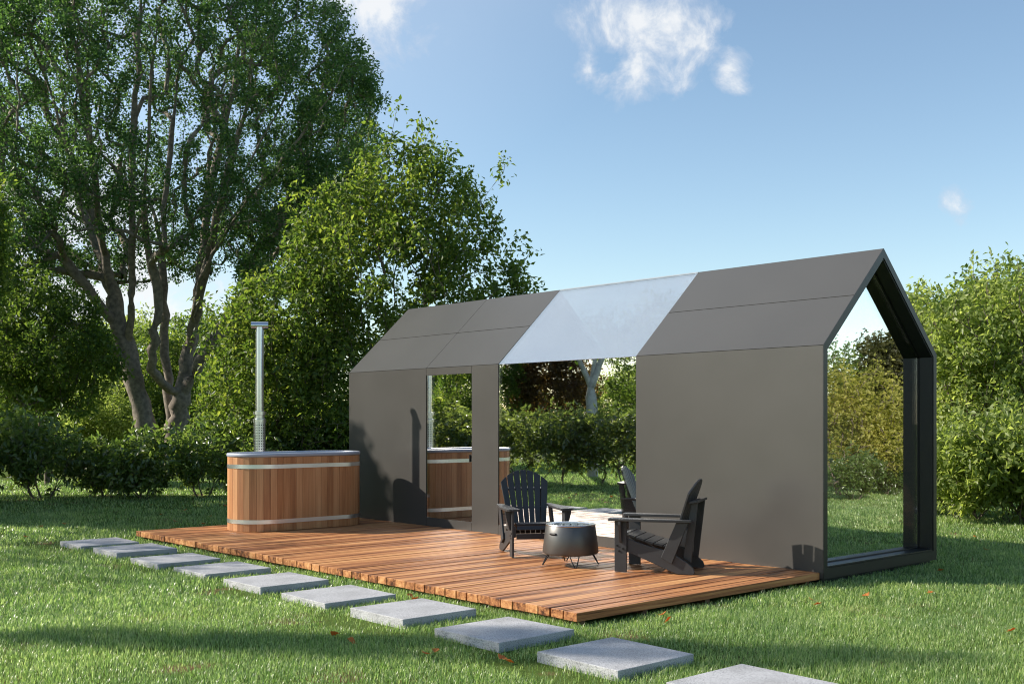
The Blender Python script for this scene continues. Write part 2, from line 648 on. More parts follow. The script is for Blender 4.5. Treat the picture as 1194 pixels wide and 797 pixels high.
class Skeleton:
    def __init__(self, r):
        self.p, self.par, self.path_of = [], [], []
        self.paths = []
        self.r = r

    def add_path(self, pts, parent=-1):
        ids = []
        last = parent
        for q in pts:
            self.p.append(np.array(q, float))
            self.par.append(last)
            last = len(self.p) - 1
            ids.append(last)
        self.paths.append((parent, ids))
        return ids

    def grow(self, targets, root, seglen=0.35, bend=0.35, wig=0.10, outw=1.6, rise=0.35):
        r = self.r
        order = np.argsort(np.linalg.norm(targets - root, axis=1))
        cap = len(self.p) + len(targets) * 14 + 10
        arr = np.zeros((cap, 3))
        n = len(self.p)
        arr[:n] = self.p
        ends = []
        for ti in order:
            t = targets[ti]
            v = t - arr[:n]
            dist = np.linalg.norm(v, axis=1) + 1e-6
            od = unit(t - root)
            cosa = (v @ od) / dist
            cost = dist * (1 + outw * (1 - cosa))
            k = int(np.argmin(cost))
            d = dist[k]
            ns = int(max(2, min(12, round(d / seglen))))
            a = arr[k]
            pk = self.par[k]
            pd = unit(a - arr[pk]) if pk >= 0 else np.array([0, 0, 1.0])
            ctrl = a + pd * d * bend + np.array([0, 0, 1.0]) * d * rise * 0.3
            pts = []
            for i in range(1, ns + 1):
                u = i / ns
                q = (1 - u) ** 2 * a + 2 * u * (1 - u) * ctrl + u * u * t
                if i < ns:
                    q = q + r.normal(0, wig * d / ns, 3)
                pts.append(q)
            ids = self.add_path(pts, k)
            arr[n:n + ns] = pts
            n += ns
            ends.append(ids)
        return ends

    def radii(self, tip, expo=2.3, rmax=None):
        n = len(self.p)
        kids = np.zeros(n)
        acc = np.zeros(n)
        has = np.zeros(n, bool)
        for i in range(n):
            if self.par[i] >= 0:
                has[self.par[i]] = True
        for i in range(n - 1, -1, -1):
            if not has[i]:
                acc[i] += tip ** expo
            if self.par[i] >= 0:
                acc[self.par[i]] += acc[i]
        rad = acc ** (1 / expo)
        if rmax:
            rad = np.minimum(rad, rmax)
        return rad

    def mesh(self, name, mat, parent, rad, tiptaper=0.5, minr=0.0):
        mb_v, loops, starts = [], [], []
        nv = nl = 0
        for par, ids in self.paths:
            seq = ([par] if par >= 0 else []) + ids
            if len(seq) < 2:
                continue
            pts = np.array([self.p[i] for i in seq])
            rr = np.array([rad[i] for i in seq])
            if par >= 0:
                rr[0] = min(rr[0], rr[1] * 1.15)
            rr[-1] *= tiptaper
            if rr.max() < minr:
                continue
            sides = 10 if rr.max() > 0.10 else (6 if rr.max() > 0.03 else 4)
            tan = np.gradient(pts, axis=0)
            tan = unit(tan)
            ref = np.array([0.31, 0.17, 0.94])
            u = np.cross(tan, ref)
            bad = np.linalg.norm(u, axis=1) < 0.25
            u[bad] = np.cross(tan[bad], np.array([1.0, 0.1, 0.0]))
            u = unit(u)
            v = np.cross(tan, u)
            ang = np.arange(sides) * 2 * math.pi / sides
            lump = 1 + (self.r.normal(0, 0.07, (len(seq), sides)) if rr.max() > 0.06 else 0)
            ring = pts[:, None, :] + (rr[:, None] * lump)[:, :, None] * (np.cos(ang)[None, :, None] * u[:, None, :] + np.sin(ang)[None, :, None] * v[:, None, :])
            mb_v.append(ring.reshape(-1, 3))
            m_ = len(seq)
            ii, kk = np.meshgrid(np.arange(m_ - 1), np.arange(sides), indexing='ij')
            a = nv + ii * sides + kk
            b_ = nv + ii * sides + (kk + 1) % sides
            q = np.stack([a, b_, b_ + sides, a + sides], -1).reshape(-1)
            loops.append(q)
            cnt = (m_ - 1) * sides
            starts.append(nl + np.arange(cnt) * 4)
            nl += cnt * 4
            nv += m_ * sides
        return np_mesh(name, np.concatenate(mb_v), np.concatenate(loops), np.concatenate(starts), mat, parent, True)


def ellipsoid_points(r, n, c, rad, shell=0.5):
    v = unit(r.normal(0, 1, (n, 3)))
    rho = r.uniform(0, 1, n) ** (1 / 3 * (1 - shell) + 0.02)
    return np.array(c) + v * rho[:, None] * np.array(rad)


def leaves_on(ends, sk, r, per, spread, along=0.7, centre=None):
    """leaf positions scattered along the outer stretch of each twig"""
    pos, out = [], []
    for ids in ends:
        pts = np.array([sk.p[i] for i in ids])
        k = r.poisson(per)
        if k < 1:
            continue
        u = 1 - r.uniform(0, along, k) * r.uniform(0, 1, k)
        fi = u * (len(pts) - 1)
        i0 = np.clip(fi.astype(int), 0, len(pts) - 2) if len(pts) > 1 else np.zeros(k, int)
        fr = (fi - i0)[:, None]
        q = pts[i0] * (1 - fr) + pts[np.minimum(i0 + 1, len(pts) - 1)] * fr
        off = unit(r.normal(0, 1, (k, 3))) * (r.uniform(0, 1, k)[:, None] ** 0.6) * spread
        pos.append(q + off)
        out.append(unit(off))
    return np.concatenate(pos), np.concatenate(out)


def crown_tree(name, lobes, ntgt, per, leaf, mats, seed, trunk_r=0.16, fork=0.25, spread=0.28, stems=1, aspect=0.5, along=0.7,
               tip=0.006, shell=0.45, base_spread=0.15, up=0.55, droop=0.25, shoots=0.14):
    """lobes: (cx,cy,cz,rx,ry,rz) relative to the tree's base; returns the Empty root"""
    r = np.random.default_rng(seed)
    root = empty(name, (0, 0, 0))
    vol = np.array([l[3] * l[4] * l[5] for l in lobes]) ** 0.8
    cnt = np.maximum(8, (ntgt * vol / vol.sum())).astype(int)
    tg = np.concatenate([ellipsoid_points(r, c, l[:3], l[3:], shell) for c, l in zip(cnt, lobes)])
    ctr = np.array([np.average([l[k_] for l in lobes], weights=vol) for k_ in range(3)])
    sh = r.uniform(0, 1, len(tg)) < shoots
    fac = np.where(sh, r.uniform(1.06, 1.28, len(tg)), 1.0)[:, None]
    tg = ctr + (tg - ctr) * fac + np.array([0, 0, 0.25]) * (fac - 1) * 2
    tg = tg[tg[:, 2] > 0.06]
    sk = Skeleton(r)
    zc = np.average([l[2] for l in lobes], weights=vol)
    cxy = np.average([l[:2] for l in lobes], axis=0, weights=vol)
    hh = max(0.12, zc * fork * 2)
    for s in range(stems):
        a = 2 * math.pi * s / stems + r.uniform(0, 1)
        o = np.array([math.cos(a), math.sin(a), 0]) * base_spread * (stems > 1)
        lean = np.array([cxy[0] * 0.4, cxy[1] * 0.4, 0]) + o * 1.5
        pts = [o + np.array([0, 0, -0.12])] + [o + lean * u + np.array([0, 0, hh * u]) + r.normal(0, 0.02 * hh, 3) * (u > 0) for u in np.linspace(0.0, 1, 5)]
        sk.add_path(pts)
    ends = sk.grow(tg, np.array([0, 0, hh * 0.5]), seglen=0.3)
    rad = sk.radii(tip, 2.2)
    k = trunk_r / rad[0]
    if k < 1:
        rad = np.where(rad > tip * 1.5, tip * 1.5 + (rad - tip * 1.5) * max(0.05, (trunk_r - tip * 1.5) / (rad[0] - tip * 1.5)), rad)
    sk.mesh('trunk', mats[0], root, rad)
    pos, out = leaves_on(ends, sk, r, per, spread, along)
    ok = pos[:, 2] > 0.04
    pos, out = pos[ok], out[ok]
    leaf_mesh('crown', pos, out, leaf, mats[1], root, r, aspect, droop, up)
    return root


def place(root, q, rz=0.0, s=1.0, copy=False):
    o = copy_tree(root) if copy else root
    o.location = (float(q[0]), float(q[1]), GZ)
    o.rotation_euler = (0, 0, rz)
    o.scale = (s, s, s)
    return o


# --- the big multi-stemmed tree on the left
def big_tree():
    r = np.random.default_rng(11)
    w0 = 32.0
    K = w0 / 26.0
    base = P(186, w0)
    mpp = w0 / F_PX

    def pt(px, py, dep=0.0):
        q = CAM + w0 * FW + (px - 597) * mpp * RT + np.array([0, 0, (HOR - py) * mpp])
        q = q + FW * dep * K
        return q - np.array([base[0], base[1], GZ])

    root = empty('shade_tree', (base[0], base[1], GZ))
    sk = Skeleton(r)

    def limb(pl, parent=-1, sub=4):
        """poly of (px,py,depth) resampled with a little wobble"""
        c = [pt(*q) for q in pl]
        if parent >= 0:
            c = [sk.p[parent]] + c
        pts = []
        for i in range(len(c) - 1):
            p0, p1, p2, p3 = c[max(i - 1, 0)], c[i], c[i + 1], c[min(i + 2, len(c) - 1)]
            for k in range(sub):
                u = k / sub
                q = 0.5 * ((2 * p1) + (-p0 + p2) * u + (2 * p0 - 5 * p1 + 4 * p2 - p3) * u * u + (-p0 + 3 * p1 - 3 * p2 + p3) * u ** 3)
                pts.append(q + r.normal(0, 0.035, 3))
        pts.append(c[-1])
        if parent >= 0:
            pts = pts[1:]
        return sk.add_path(pts, parent)

    def near(q):
        a = np.array(sk.p)
        return int(np.argmin(np.linalg.norm(a - q, axis=1)))

    tl = limb([(170, 586, 0), (168, 510, 0), (162, 455, 0.0), (147, 405, -0.1), (138, 355, -0.2), (128, 300, -0.3), (112, 235, -0.6), (92, 160, -1.0), (70, 60, -1.5)])
    tr_ = limb([(192, 586, 0.5), (198, 500, 0.5), (206, 455, 0.5), (212, 405, 0.6), (222, 350, 0.7), (228, 285, 0.6), (240, 200, 0.6), (262, 90, 0.8), (270, 10, 1.0)])
    th = limb([(184, 586, 0.9), (185, 500, 0.9), (180, 440, 1.0), (176, 380, 1.1), (172, 310, 1.2), (168, 230, 1.4), (172, 130, 1.8), (178, 20, 2.2)])
    starts = [
        ((150, 410, -0.1), [(163, 360, -0.6), (170, 300, -0.9), (176, 210, -1.3), (190, 110, -1.8), (200, 10, -2.2)]),
        ((140, 360, -0.2), [(112, 300, 0.4), (78, 235, 0.9), (50, 150, 1.4), (30, 50, 2.0)]),
        ((144, 385, -0.1), [(118, 340, -1.0), (88, 290, -1.5), (40, 245, -2.0), (-20, 205, -2.6), (-70, 150, -3.0)]),
        ((136, 345, -0.2), [(98, 312, 0.8), (52, 285, 1.4), (5, 262, 2.1), (-50, 250, 2.8)]),
        ((130, 300, -0.3), [(138, 240, -1.4), (142, 160, -2.2), (135, 60, -2.8)]),
        ((212, 405, 0.6), [(236, 350, -0.2), (258, 280, -0.8), (290, 200, -1.4), (318, 100, -2.0), (330, 10, -2.5)]),
        ((209, 430, 0.5), [(236, 385, 1.3), (266, 330, 1.9), (310, 255, 2.4), (352, 160, 3.0), (380, 70, 3.3)]),
        ((214, 395, 0.6), [(248, 335, -1.0), (290, 280, -1.7), (345, 222, -2.3), (395, 165, -2.6), (425, 120, -2.8)]),
        ((204, 465, 0.5), [(232, 420, 0.2), (262, 385, -0.2), (310, 340, -0.8), (350, 300, -1.1), (385, 262, -1.4)]),
        ((224, 340, 0.7), [(214, 280, 1.6), (208, 200, 2.3), (215, 100, 2.8), (230, 10, 3.2)]),
        ((228, 285, 0.6), [(262, 230, 0.4), (300, 150, 0.6), (345, 60, 0.9)]),
        ((198, 500, 0.5), [(236, 462, 1.2), (268, 420, 1.6), (300, 400, 1.9), (332, 372, 2.2)]),
        ((172, 310, 1.2), [(150, 250, 2.2), (120, 170, 3.0), (100, 80, 3.5)]),
        ((153, 425, -0.1), [(128, 398, -0.5), (105, 382, -0.8), (98, 379, -0.9)]),
        ((112, 235, -0.6), [(62, 175, -1.4), (18, 110, -2.0), (-15, 40, -2.3)]),
        ((205, 460, 0.5), [(186, 440, -0.3), (192, 400, -0.8), (204, 350, -1.2), (200, 290, -1.8), (214, 190, -2.6), (235, 80, -3.2)]),
    ]
    for a, pl in starts:
        limb(pl, near(pt(*a)), 4)
    # twig targets through a wide dome, thin in the lower middle where limbs show bare
    cen = pt(178, 150)
    tg = ellipsoid_points(r, 3300, cen, (5.55 * K, 4.6 * K, 5.2 * K), 0.60)
    # rotate so the wide axis runs along the picture
    px = (tg - cen)
    tg = cen + px[:, :1] * RT + px[:, 1:2] * FW + px[:, 2:] * np.array([0, 0, 1.0])
    lat = (tg - cen) @ RT
    zz = tg[:, 2]
    low = zz < (4.3 + 1.3 * np.exp(-(lat / (2.6 * K)) ** 2)) * K - 0.4
    tg = tg[~low]
    q_ = tg / K
    lump = np.sin(q_[:, 0] * 1.9 + 1) * np.sin(q_[:, 1] * 2.1 + 2) + np.sin(q_[:, 2] * 2.0 + 0.5 * q_[:, 0]) * 0.8
    tg = tg[lump > r.uniform(-2.1, 0.0, len(tg))]
    # droopy side masses
    ext = ellipsoid_points(r, 110, pt(-40, 285, -1.5), (1.9 * K, 1.8 * K, 1.1 * K), 0.3)
    ext2 = ellipsoid_points(r, 80, pt(400, 235, -1.5), (0.9 * K, 1.2 * K, 1.5 * K), 0.3)
    ext3 = ellipsoid_points(r, 50, pt(20, 350, -1.5), (1.3 * K, 1.0 * K, 0.6 * K), 0.3)
    tg = np.concatenate([tg, ext, ext2, ext3])
    ends = sk.grow(tg, pt(185, 440), seglen=0.4, bend=0.3, wig=0.12, outw=1.5)
    rad = sk.radii(0.010, 2.25)
    big = rad.max()
    rad = np.where(rad > 0.012, 0.012 + (0.29 - 0.012) * ((rad - 0.012) / (big - 0.012)) ** 0.88, rad)
    # root flare
    sk.mesh('trunk', M['bark'], root, rad)
    pos, out = leaves_on(ends, sk, r, 100, 0.32, 0.85)
    leaf_mesh('crown', pos, out, 0.092, M['leaf_elm'], root, r, 0.62, 0.15, 0.5)
    return root


tag(big_tree(), 'tallest tree on the left, many bare grey limbs fanning up into small dark leaves', 'tree')


# --- trees of a shape of their own
def shaped(name, px, w, lobes_px, ntgt, per, leaf, mats, seed, label, group=None, mirror=None, **k):
    """lobes_px: (px, py, half-width px, half-height px) seen on the bearing; depth like the width"""
    base = P(px, w)
    mpp = w / F_PX
    lobes = []
    for (qx, qy, a, b) in lobes_px:
        lat = (qx - px) * mpp
        z = 1.6 + (HOR - qy) * mpp - GZ
        c = RT * lat
        lobes.append((c[0], c[1], z, a * mpp, a * mpp, b * mpp))
    o = crown_tree(name, lobes, ntgt, per, leaf, mats, seed, **k)
    q = base.copy()
    if mirror == 'front':
        q[1] = -q[1]
        o.scale = (1, -1, 1)
    if mirror == 'gable':
        q[0] = 2 * 8.34 - q[0]
        o.scale = (-1, 1, 1)
    o.location = (q[0], q[1], GZ)
    tag(o, label, 'tree', group)
    return o


mp = (M['bark2'], M['leaf_maple'])
shaped('leafy_tree', 455, 25.0,
       [(445, 330, 105, 95), (470, 235, 62, 62), (480, 185, 28, 38), (520, 255, 60, 50), (400, 270, 60, 60), (550, 330, 62, 40), (420, 430, 90, 80), (585, 300, 22, 26), (600, 340, 26, 15), (545, 235, 22, 26), (440, 200, 26, 26)],
       900, 33, 0.125, mp, 21, 'yellow green tree rising behind the near left end of the cabin roof', shoots=0.32, spread=0.26, trunk_r=0.13, aspect=0.55, stems=2)
shaped('leafy_tree', 335, 24.2,
       [(340, 380, 75, 80), (375, 320, 45, 50), (310, 430, 70, 70), (380, 450, 70, 70), (285, 370, 34, 42)],
       560, 33, 0.125, mp, 22, 'yellow green tree behind the steel stove pipe', shoots=0.25, spread=0.26, trunk_r=0.10, aspect=0.55, stems=2)
md = (M['bark2'], M['leaf_mid'])
shaped('leafy_tree', 55, 28.0, [(45, 400, 80, 70), (20, 350, 60, 45), (85, 425, 55, 60), (0, 450, 70, 60)], 520, 42, 0.13, md, 23,
       'dense mid green tree at the left edge behind the dark bushes', spread=0.26, trunk_r=0.12)
shaped('leafy_tree', 118, 34.0, [(118, 478, 36, 40), (95, 500, 30, 25), (140, 500, 30, 25)], 160, 60, 0.12, (M['bark2'], M['leaf_right']), 24,
       'small pale green shrub seen left of the big trunk', spread=0.3, trunk_r=0.05, stems=4)
shaped('leafy_tree', -35, 22.0, [(-50, 300, 50, 90), (-12, 250, 18, 34), (-15, 330, 20, 24)], 330, 30, 0.12, (M['bark2'], M['leaf_maple']), 25,
       'yellow leaved tree cut by the left edge of the picture', spread=0.33, trunk_r=0.1)

# --- shrubs and trees to the right of the cabin
pr_ = (M['bark2'], M['leaf_right'])
shaped('leafy_tree', 1165, 19.0, [(1160, 400, 66, 58), (1176, 352, 40, 36), (1118, 405, 42, 52), (1226, 378, 46, 62), (1112, 362, 16, 20), (1170, 470, 84, 66)], 900, 20, 0.11, pr_, 31,
       'tall light green tree beyond the glazed gable end', shoots=0.34, spread=0.2, trunk_r=0.07, stems=4, base_spread=0.3, aspect=0.5)
shaped('leafy_tree', 1065, 21.5, [(1060, 430, 50, 70), (1075, 380, 26, 40), (1050, 500, 55, 50)], 460, 26, 0.11, pr_, 32,
       'light green tree just behind the right end of the cabin', spread=0.21, trunk_r=0.07, stems=3, base_spread=0.3)

# --- bush prototypes
bm_ = (M['bark2'], M['leaf_bush'])


def bush(seed, w=0.85, h=1.40, mats=bm_, per=16, n=200, leaf=0.13, low=0.0):
    r = np.random.default_rng(seed)
    lobes = [(0, 0, h * (0.55 + low * 0.25), w * 0.8, w * 0.8, h * (0.46 - low * 0.3))]
    for i in range(5):
        a = r.uniform(0, 6.28)
        lobes.append((math.cos(a) * w * 0.55, math.sin(a) * w * 0.55, h * r.uniform(0.35 + low * 0.6, 0.75), w * 0.5, w * 0.5, h * (0.30 - low * 0.25)))
    return crown_tree('bush', lobes, n, per, leaf, mats, seed, spread=0.15, shoots=0.25, trunk_r=0.022, stems=7, base_spread=0.16, tip=0.004, fork=0.16, aspect=0.48)


b1, b2, b3 = bush(41), bush(42, 0.95, 1.55), bush(43, 0.8, 1.35)
protos = [b1, b2, b3]
used = set()
ri = random.Random(5)


def put_bush(q, s, label, group, which=None):
    k = ri.randrange(3) if which is None else which
    o = place(protos[k], q, ri.uniform(0, 6.28), s, copy=(k in used))
    used.add(k)
    tag(o, label, 'bush', group)
    return o


left_bushes = [
    (-40, 21.8, 1.0, 'dark bush at the left edge with bare stems showing at its foot'),
    (48, 22.6, 1.16, 'dark green bush second from the left in front of the big tree'),
    (112, 23.3, 0.92, 'dark green bush third from the left on the shaded lawn'),
    (172, 22.8, 1.06, 'dark green bush right in front of the big grey trunk'),
    (236, 23.4, 0.90, 'dark green bush just left of the wooden tub'),
    (290, 24.2, 1.2, 'dark green bush behind the left half of the wooden tub'),
    (350, 24.6, 1.05, 'dark green bush behind the right half of the wooden tub'),
    (412, 24.8, 1.2, 'dark green bush behind the left corner of the cabin'),
]
for px, w, s, lab in left_bushes:
    put_bush(P(px, w), s, lab, 'dark bushes in a row on the left')

M['leaf_olive_lit'] = leaf_mat('lightened_olive_leaf', (0.075, 0.105, 0.035), (0.120, 0.160, 0.050), (0.200, 0.235, 0.090), 0.47, 0.30, (1, 1, 0.55), 1.0)  # olive leaf, colour raised so the backlit mirrored bushes look brighter
# bushes right of the cabin use the lighter leaf
rb = bush(51, 1.0, 1.7, (M['bark2'], M['leaf_right']), 26, 260, 0.11)
for i, (px, w, s, lab) in enumerate([
        (1128, 17.9, 1.0, 'light green bush close to the right corner post of the cabin'),
        (1188, 17.4, 1.12, 'light green bush standing at the right edge of the picture'),
        (1085, 19.0, 0.95, 'light green bush half hidden by the right corner post'),
        (1250, 17.2, 1.15, 'light green bush just outside the right edge')]):
    o = place(rb, P(px, w), i * 1.3, s, copy=i > 0)
    tag(o, lab, 'bush', 'light bushes on the right')

# --- the other side of the garden, seen mirrored in the long glass wall
mb_list = [(590, 28.6, 1.25, 'leftmost bush mirrored in the long glass wall'),
           (622, 28.9, 1.2, 'bush mirrored in the long glass wall behind the fan backed chair'),
           (656, 28.2, 1.25, 'open bush with splayed bare stems mirrored in the middle of the long glass'),
           (694, 28.0, 1.2, 'dense dark bush mirrored in the glass below the pale trunk'),
           (728, 27.6, 1.25, 'bush mirrored in the glass beside the right wall panel'),
           (520, 28.5, 1.3, 'bush mirrored in the narrow glass door'),
           (555, 29.5, 1.3, 'bush mirrored beside the narrow panel of the cabin'),
           (770, 27.5, 1.25, 'bush on the far lawn right of the mirrored row')]
ob = bush(52, 1.0, 1.75, (M['bark2'], M['leaf_olive_lit']), 11, 190, 0.13, low=0.22)
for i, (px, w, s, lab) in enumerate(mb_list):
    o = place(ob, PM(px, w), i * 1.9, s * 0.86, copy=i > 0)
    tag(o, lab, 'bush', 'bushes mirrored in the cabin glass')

# pale trunk tree
def pale_tree():
    w0 = 31.5
    base = P(690, w0)
    mpp = w0 / F_PX
    r = np.random.default_rng(77)
    root = empty('pale_trunk_tree', (base[0], -base[1], GZ))

    def pt(px, py, dep=0):
        q = RT * (px - 690) * mpp + FW * dep
        return np.array([q[0], -q[1], 1.6 + (HOR - py) * mpp - GZ])
    sk = Skeleton(r)
    a = sk.add_path([pt(690, 560), pt(690, 530), pt(690, 505), pt(690, 480), pt(689, 462), pt(688, 450)])
    l1 = sk.add_path([pt(684, 440), pt(678, 428), pt(672, 412), pt(660, 380), pt(650, 340)], a[-1])
    l2 = sk.add_path([pt(690, 436), pt(693, 420), pt(694, 395), pt(690, 350), pt(692, 300)], a[-1])
    l3 = sk.add_path([pt(696, 432), pt(702, 412), pt(712, 380), pt(725, 330)], a[-1])
    tg = np.concatenate([ellipsoid_points(r, 260, pt(690, 320), (3.2, 3.2, 2.4), 0.3)])
    ends = sk.grow(tg, pt(690, 450), seglen=0.4)
    rad = sk.radii(0.008, 2.2)
    rad = np.where(rad > 0.02, 0.02 + (rad - 0.02) * (0.16 - 0.02) / (rad.max() - 0.02), rad)
    sk.mesh('trunk', M['palebark'], root, rad)
    pos, out = leaves_on(ends, sk, r, 22, 0.4, 0.9)
    leaf_mesh('crown', pos, out, 0.13, M['leaf_mid'], root, r)
    tag(root, 'forked pale grey trunk mirrored in the long glass wall', 'tree')


pale_tree()
shaped('leafy_tree', 640, 42.0, [(640, 450, 46, 50), (625, 420, 40, 36), (668, 440, 30, 40)], 340, 42, 0.15, (M['bark2'], M['leaf_lining_brown']), 61,
       'dense tree mirrored left of the pale trunk, tinted brown like lining behind the glass', mirror='front', spread=0.42, trunk_r=0.1)
shaped('leafy_tree', 745, 40.0, [(740, 430, 34, 60), (728, 480, 24, 40), (760, 400, 40, 50)], 220, 30, 0.13, md, 62,
       'bright green tree mirrored at the right end of the long glass', mirror='front', spread=0.26, trunk_r=0.08)
shaped('leafy_tree', 590, 41.0, [(588, 460, 26, 50), (575, 420, 32, 40), (600, 420, 16, 22)], 200, 30, 0.13, md, 63,
       'green tree mirrored at the left end of the long glass', mirror='front', spread=0.26, trunk_r=0.08)
shaped('leafy_tree', 520, 40.0, [(520, 440, 50, 70), (500, 500, 50, 40), (545, 490, 40, 40)], 380, 34, 0.13, mp, 64,
       'yellow green tree mirrored in the narrow glass door', mirror='front', spread=0.26, trunk_r=0.1, stems=2)

# --- mirrored in the glazed gable end
shaped('leafy_tree', 985, 24.0, [(985, 500, 40, 42), (1010, 470, 36, 38), (968, 455, 22, 26), (1035, 510, 34, 38)], 400, 22, 0.09, (M['bark2'], M['leaf_yellow']), 65,
       'golden yellow shrub mirrored in the gable window', mirror='gable', spread=0.3, trunk_r=0.06, stems=4, base_spread=0.3)
shaped('leafy_tree', 1035, 27.0, [(1030, 440, 42, 46), (1010, 425, 26, 30), (1055, 470, 44, 50), (1060, 420, 40, 40)], 420, 38, 0.12, (M['bark2'], M['leaf_brown']), 66,
       'dark olive tree mirrored in the upper gable window', mirror='gable', spread=0.34, trunk_r=0.1)
shaped('leafy_tree', 970, 26.0, [(968, 425, 20, 34), (960, 470, 26, 30)], 70, 32, 0.11, mp, 67,
       'thin pale leaved sapling mirrored at the left of the gable window', mirror='gable', spread=0.3, trunk_r=0.04)
for i, (px, w, lab) in enumerate([(985, 22.5, 'low bush mirrored in the gable window left of the post'), (1030, 24.2, 'low bush mirrored in the gable window beside the post'), (1075, 25.2, 'low bush beyond the lawn facing the gable')]):
    put_bush(PG(px, w), 0.62, lab, 'low bushes facing the gable')

# --- far trees round the garden
fp = []
for k, (seed, lv) in enumerate([(71, 'leaf_mid'), (72, 'leaf_maple'), (73, 'leaf_right')]):
    r = np.random.default_rng(seed)
    lobes = [(0, 0, 4.0, 2.0, 2.0, 2.6)]
    for i in range(5):
        a = r.uniform(0, 6.28)
        lobes.append((math.cos(a) * 1.5, math.sin(a) * 1.5, r.uniform(1.6, 5.2), 1.3, 1.3, 1.4))
    fp.append(crown_tree('far_tree', lobes, 430, 44, 0.20, (M['bark2'], M[lv]), seed, spread=0.5, trunk_r=0.14, fork=0.2))
fused = set()


def far(q, k, s, rz, label, group='trees at the far end of the garden', name=None):
    o = place(fp[k], q, rz, s, copy=(k in fused))
    fused.add(k)
    tag(o, label, 'tree', group)


spots = [(-30, 44, 0, 1.0), (30, 50, 1, 0.9), (90, 46, 0, 0.9), (140, 54, 2, 1.0), (185, 44, 1, 0.8), (235, 50, 0, 1.0), (285, 42, 1, 0.85), (330, 40, 0, 0.8)]
for i, (px, w, k, s) in enumerate(spots):
    far(P(px, w), k, s, i * 1.7, 'distant tree among the hazy greens behind the big trunk on the left')
for i, (px, w, k, s) in enumerate([(650, 32, 0, 0.62), (700, 31, 1, 0.66), (745, 33, 0, 0.70), (790, 30, 2, 0.78), (835, 31, 0, 0.6)]):
    far(P(px, w), k, s, i * 2.1, 'tree standing behind the cabin, faint through the glass roof', 'trees behind the cabin')
for i, (px, w, k, s) in enumerate([(1130, 34, 0, 0.9), (1190, 32, 1, 0.9), (1250, 30, 0, 0.9), (1060, 36, 2, 0.8)]):
    far(P(px, w), k, s, i * 1.1, 'tree far behind the light green bushes on the right', 'trees beyond the right bushes')
for i, (px, w, k, s) in enumerate([(470, 48, 0, 0.8), (545, 60, 1, 0.8), (615, 64, 0, 0.7), (675, 66, 1, 0.65), (730, 62, 2, 0.7), (785, 50, 0, 0.7)]):
    far(PM(px, w), k, s, i * 1.3, 'tree at the far side of the lawn mirrored in the cabin glass', 'trees mirrored in the cabin glass')
for i, (px, w, k, s) in enumerate([(985, 42, 2, 0.45), (1035, 40, 1, 0.5), (1080, 38, 0, 0.8)]):
    far(PG(px, w), k, s, i * 1.9, 'tree mirrored far back in the gable window', 'trees facing the gable')

# --- shade trees outside the left of the picture, whose shadows fall on the lawn and the cabin wall
dense = crown_tree('dense_tree', [(0, 0, 5.5, 2.3, 2.3, 2.3), (-0.6, -0.8, 3.9, 1.8, 1.8, 1.6)], 420, 110, 0.26, (M['bark2'], M['leaf_mid']), 81, spread=0.5, trunk_r=0.16, fork=0.2, shell=0.25, shoots=0.0)
place(dense, (-8.9, -6.7))
tag(dense, 'broad dense tree left of the picture whose shadow touches the left end of the cabin', 'tree', 'shade trees left of the picture')
far((-14.2, -8.4, 0), 0, 1.1, 2.0, 'tree left of the picture shading the lawn in front of the dark bushes', 'shade trees left of the picture')
pop = crown_tree('slender_tree', [(0, 0, 9.2, 0.42, 0.42, 1.7), (0, 0, 7.6, 0.3, 0.3, 0.9)], 150, 26, 0.12, (M['bark2'], M['leaf_mid']), 82, spread=0.22, trunk_r=0.12, fork=0.36, shoots=0.03)
place(pop, (-2.75, -14.6))
tag(pop, 'slender tall tree left of the path whose thin shadow crosses the stepping stones', 'tree', 'shade trees left of the picture')

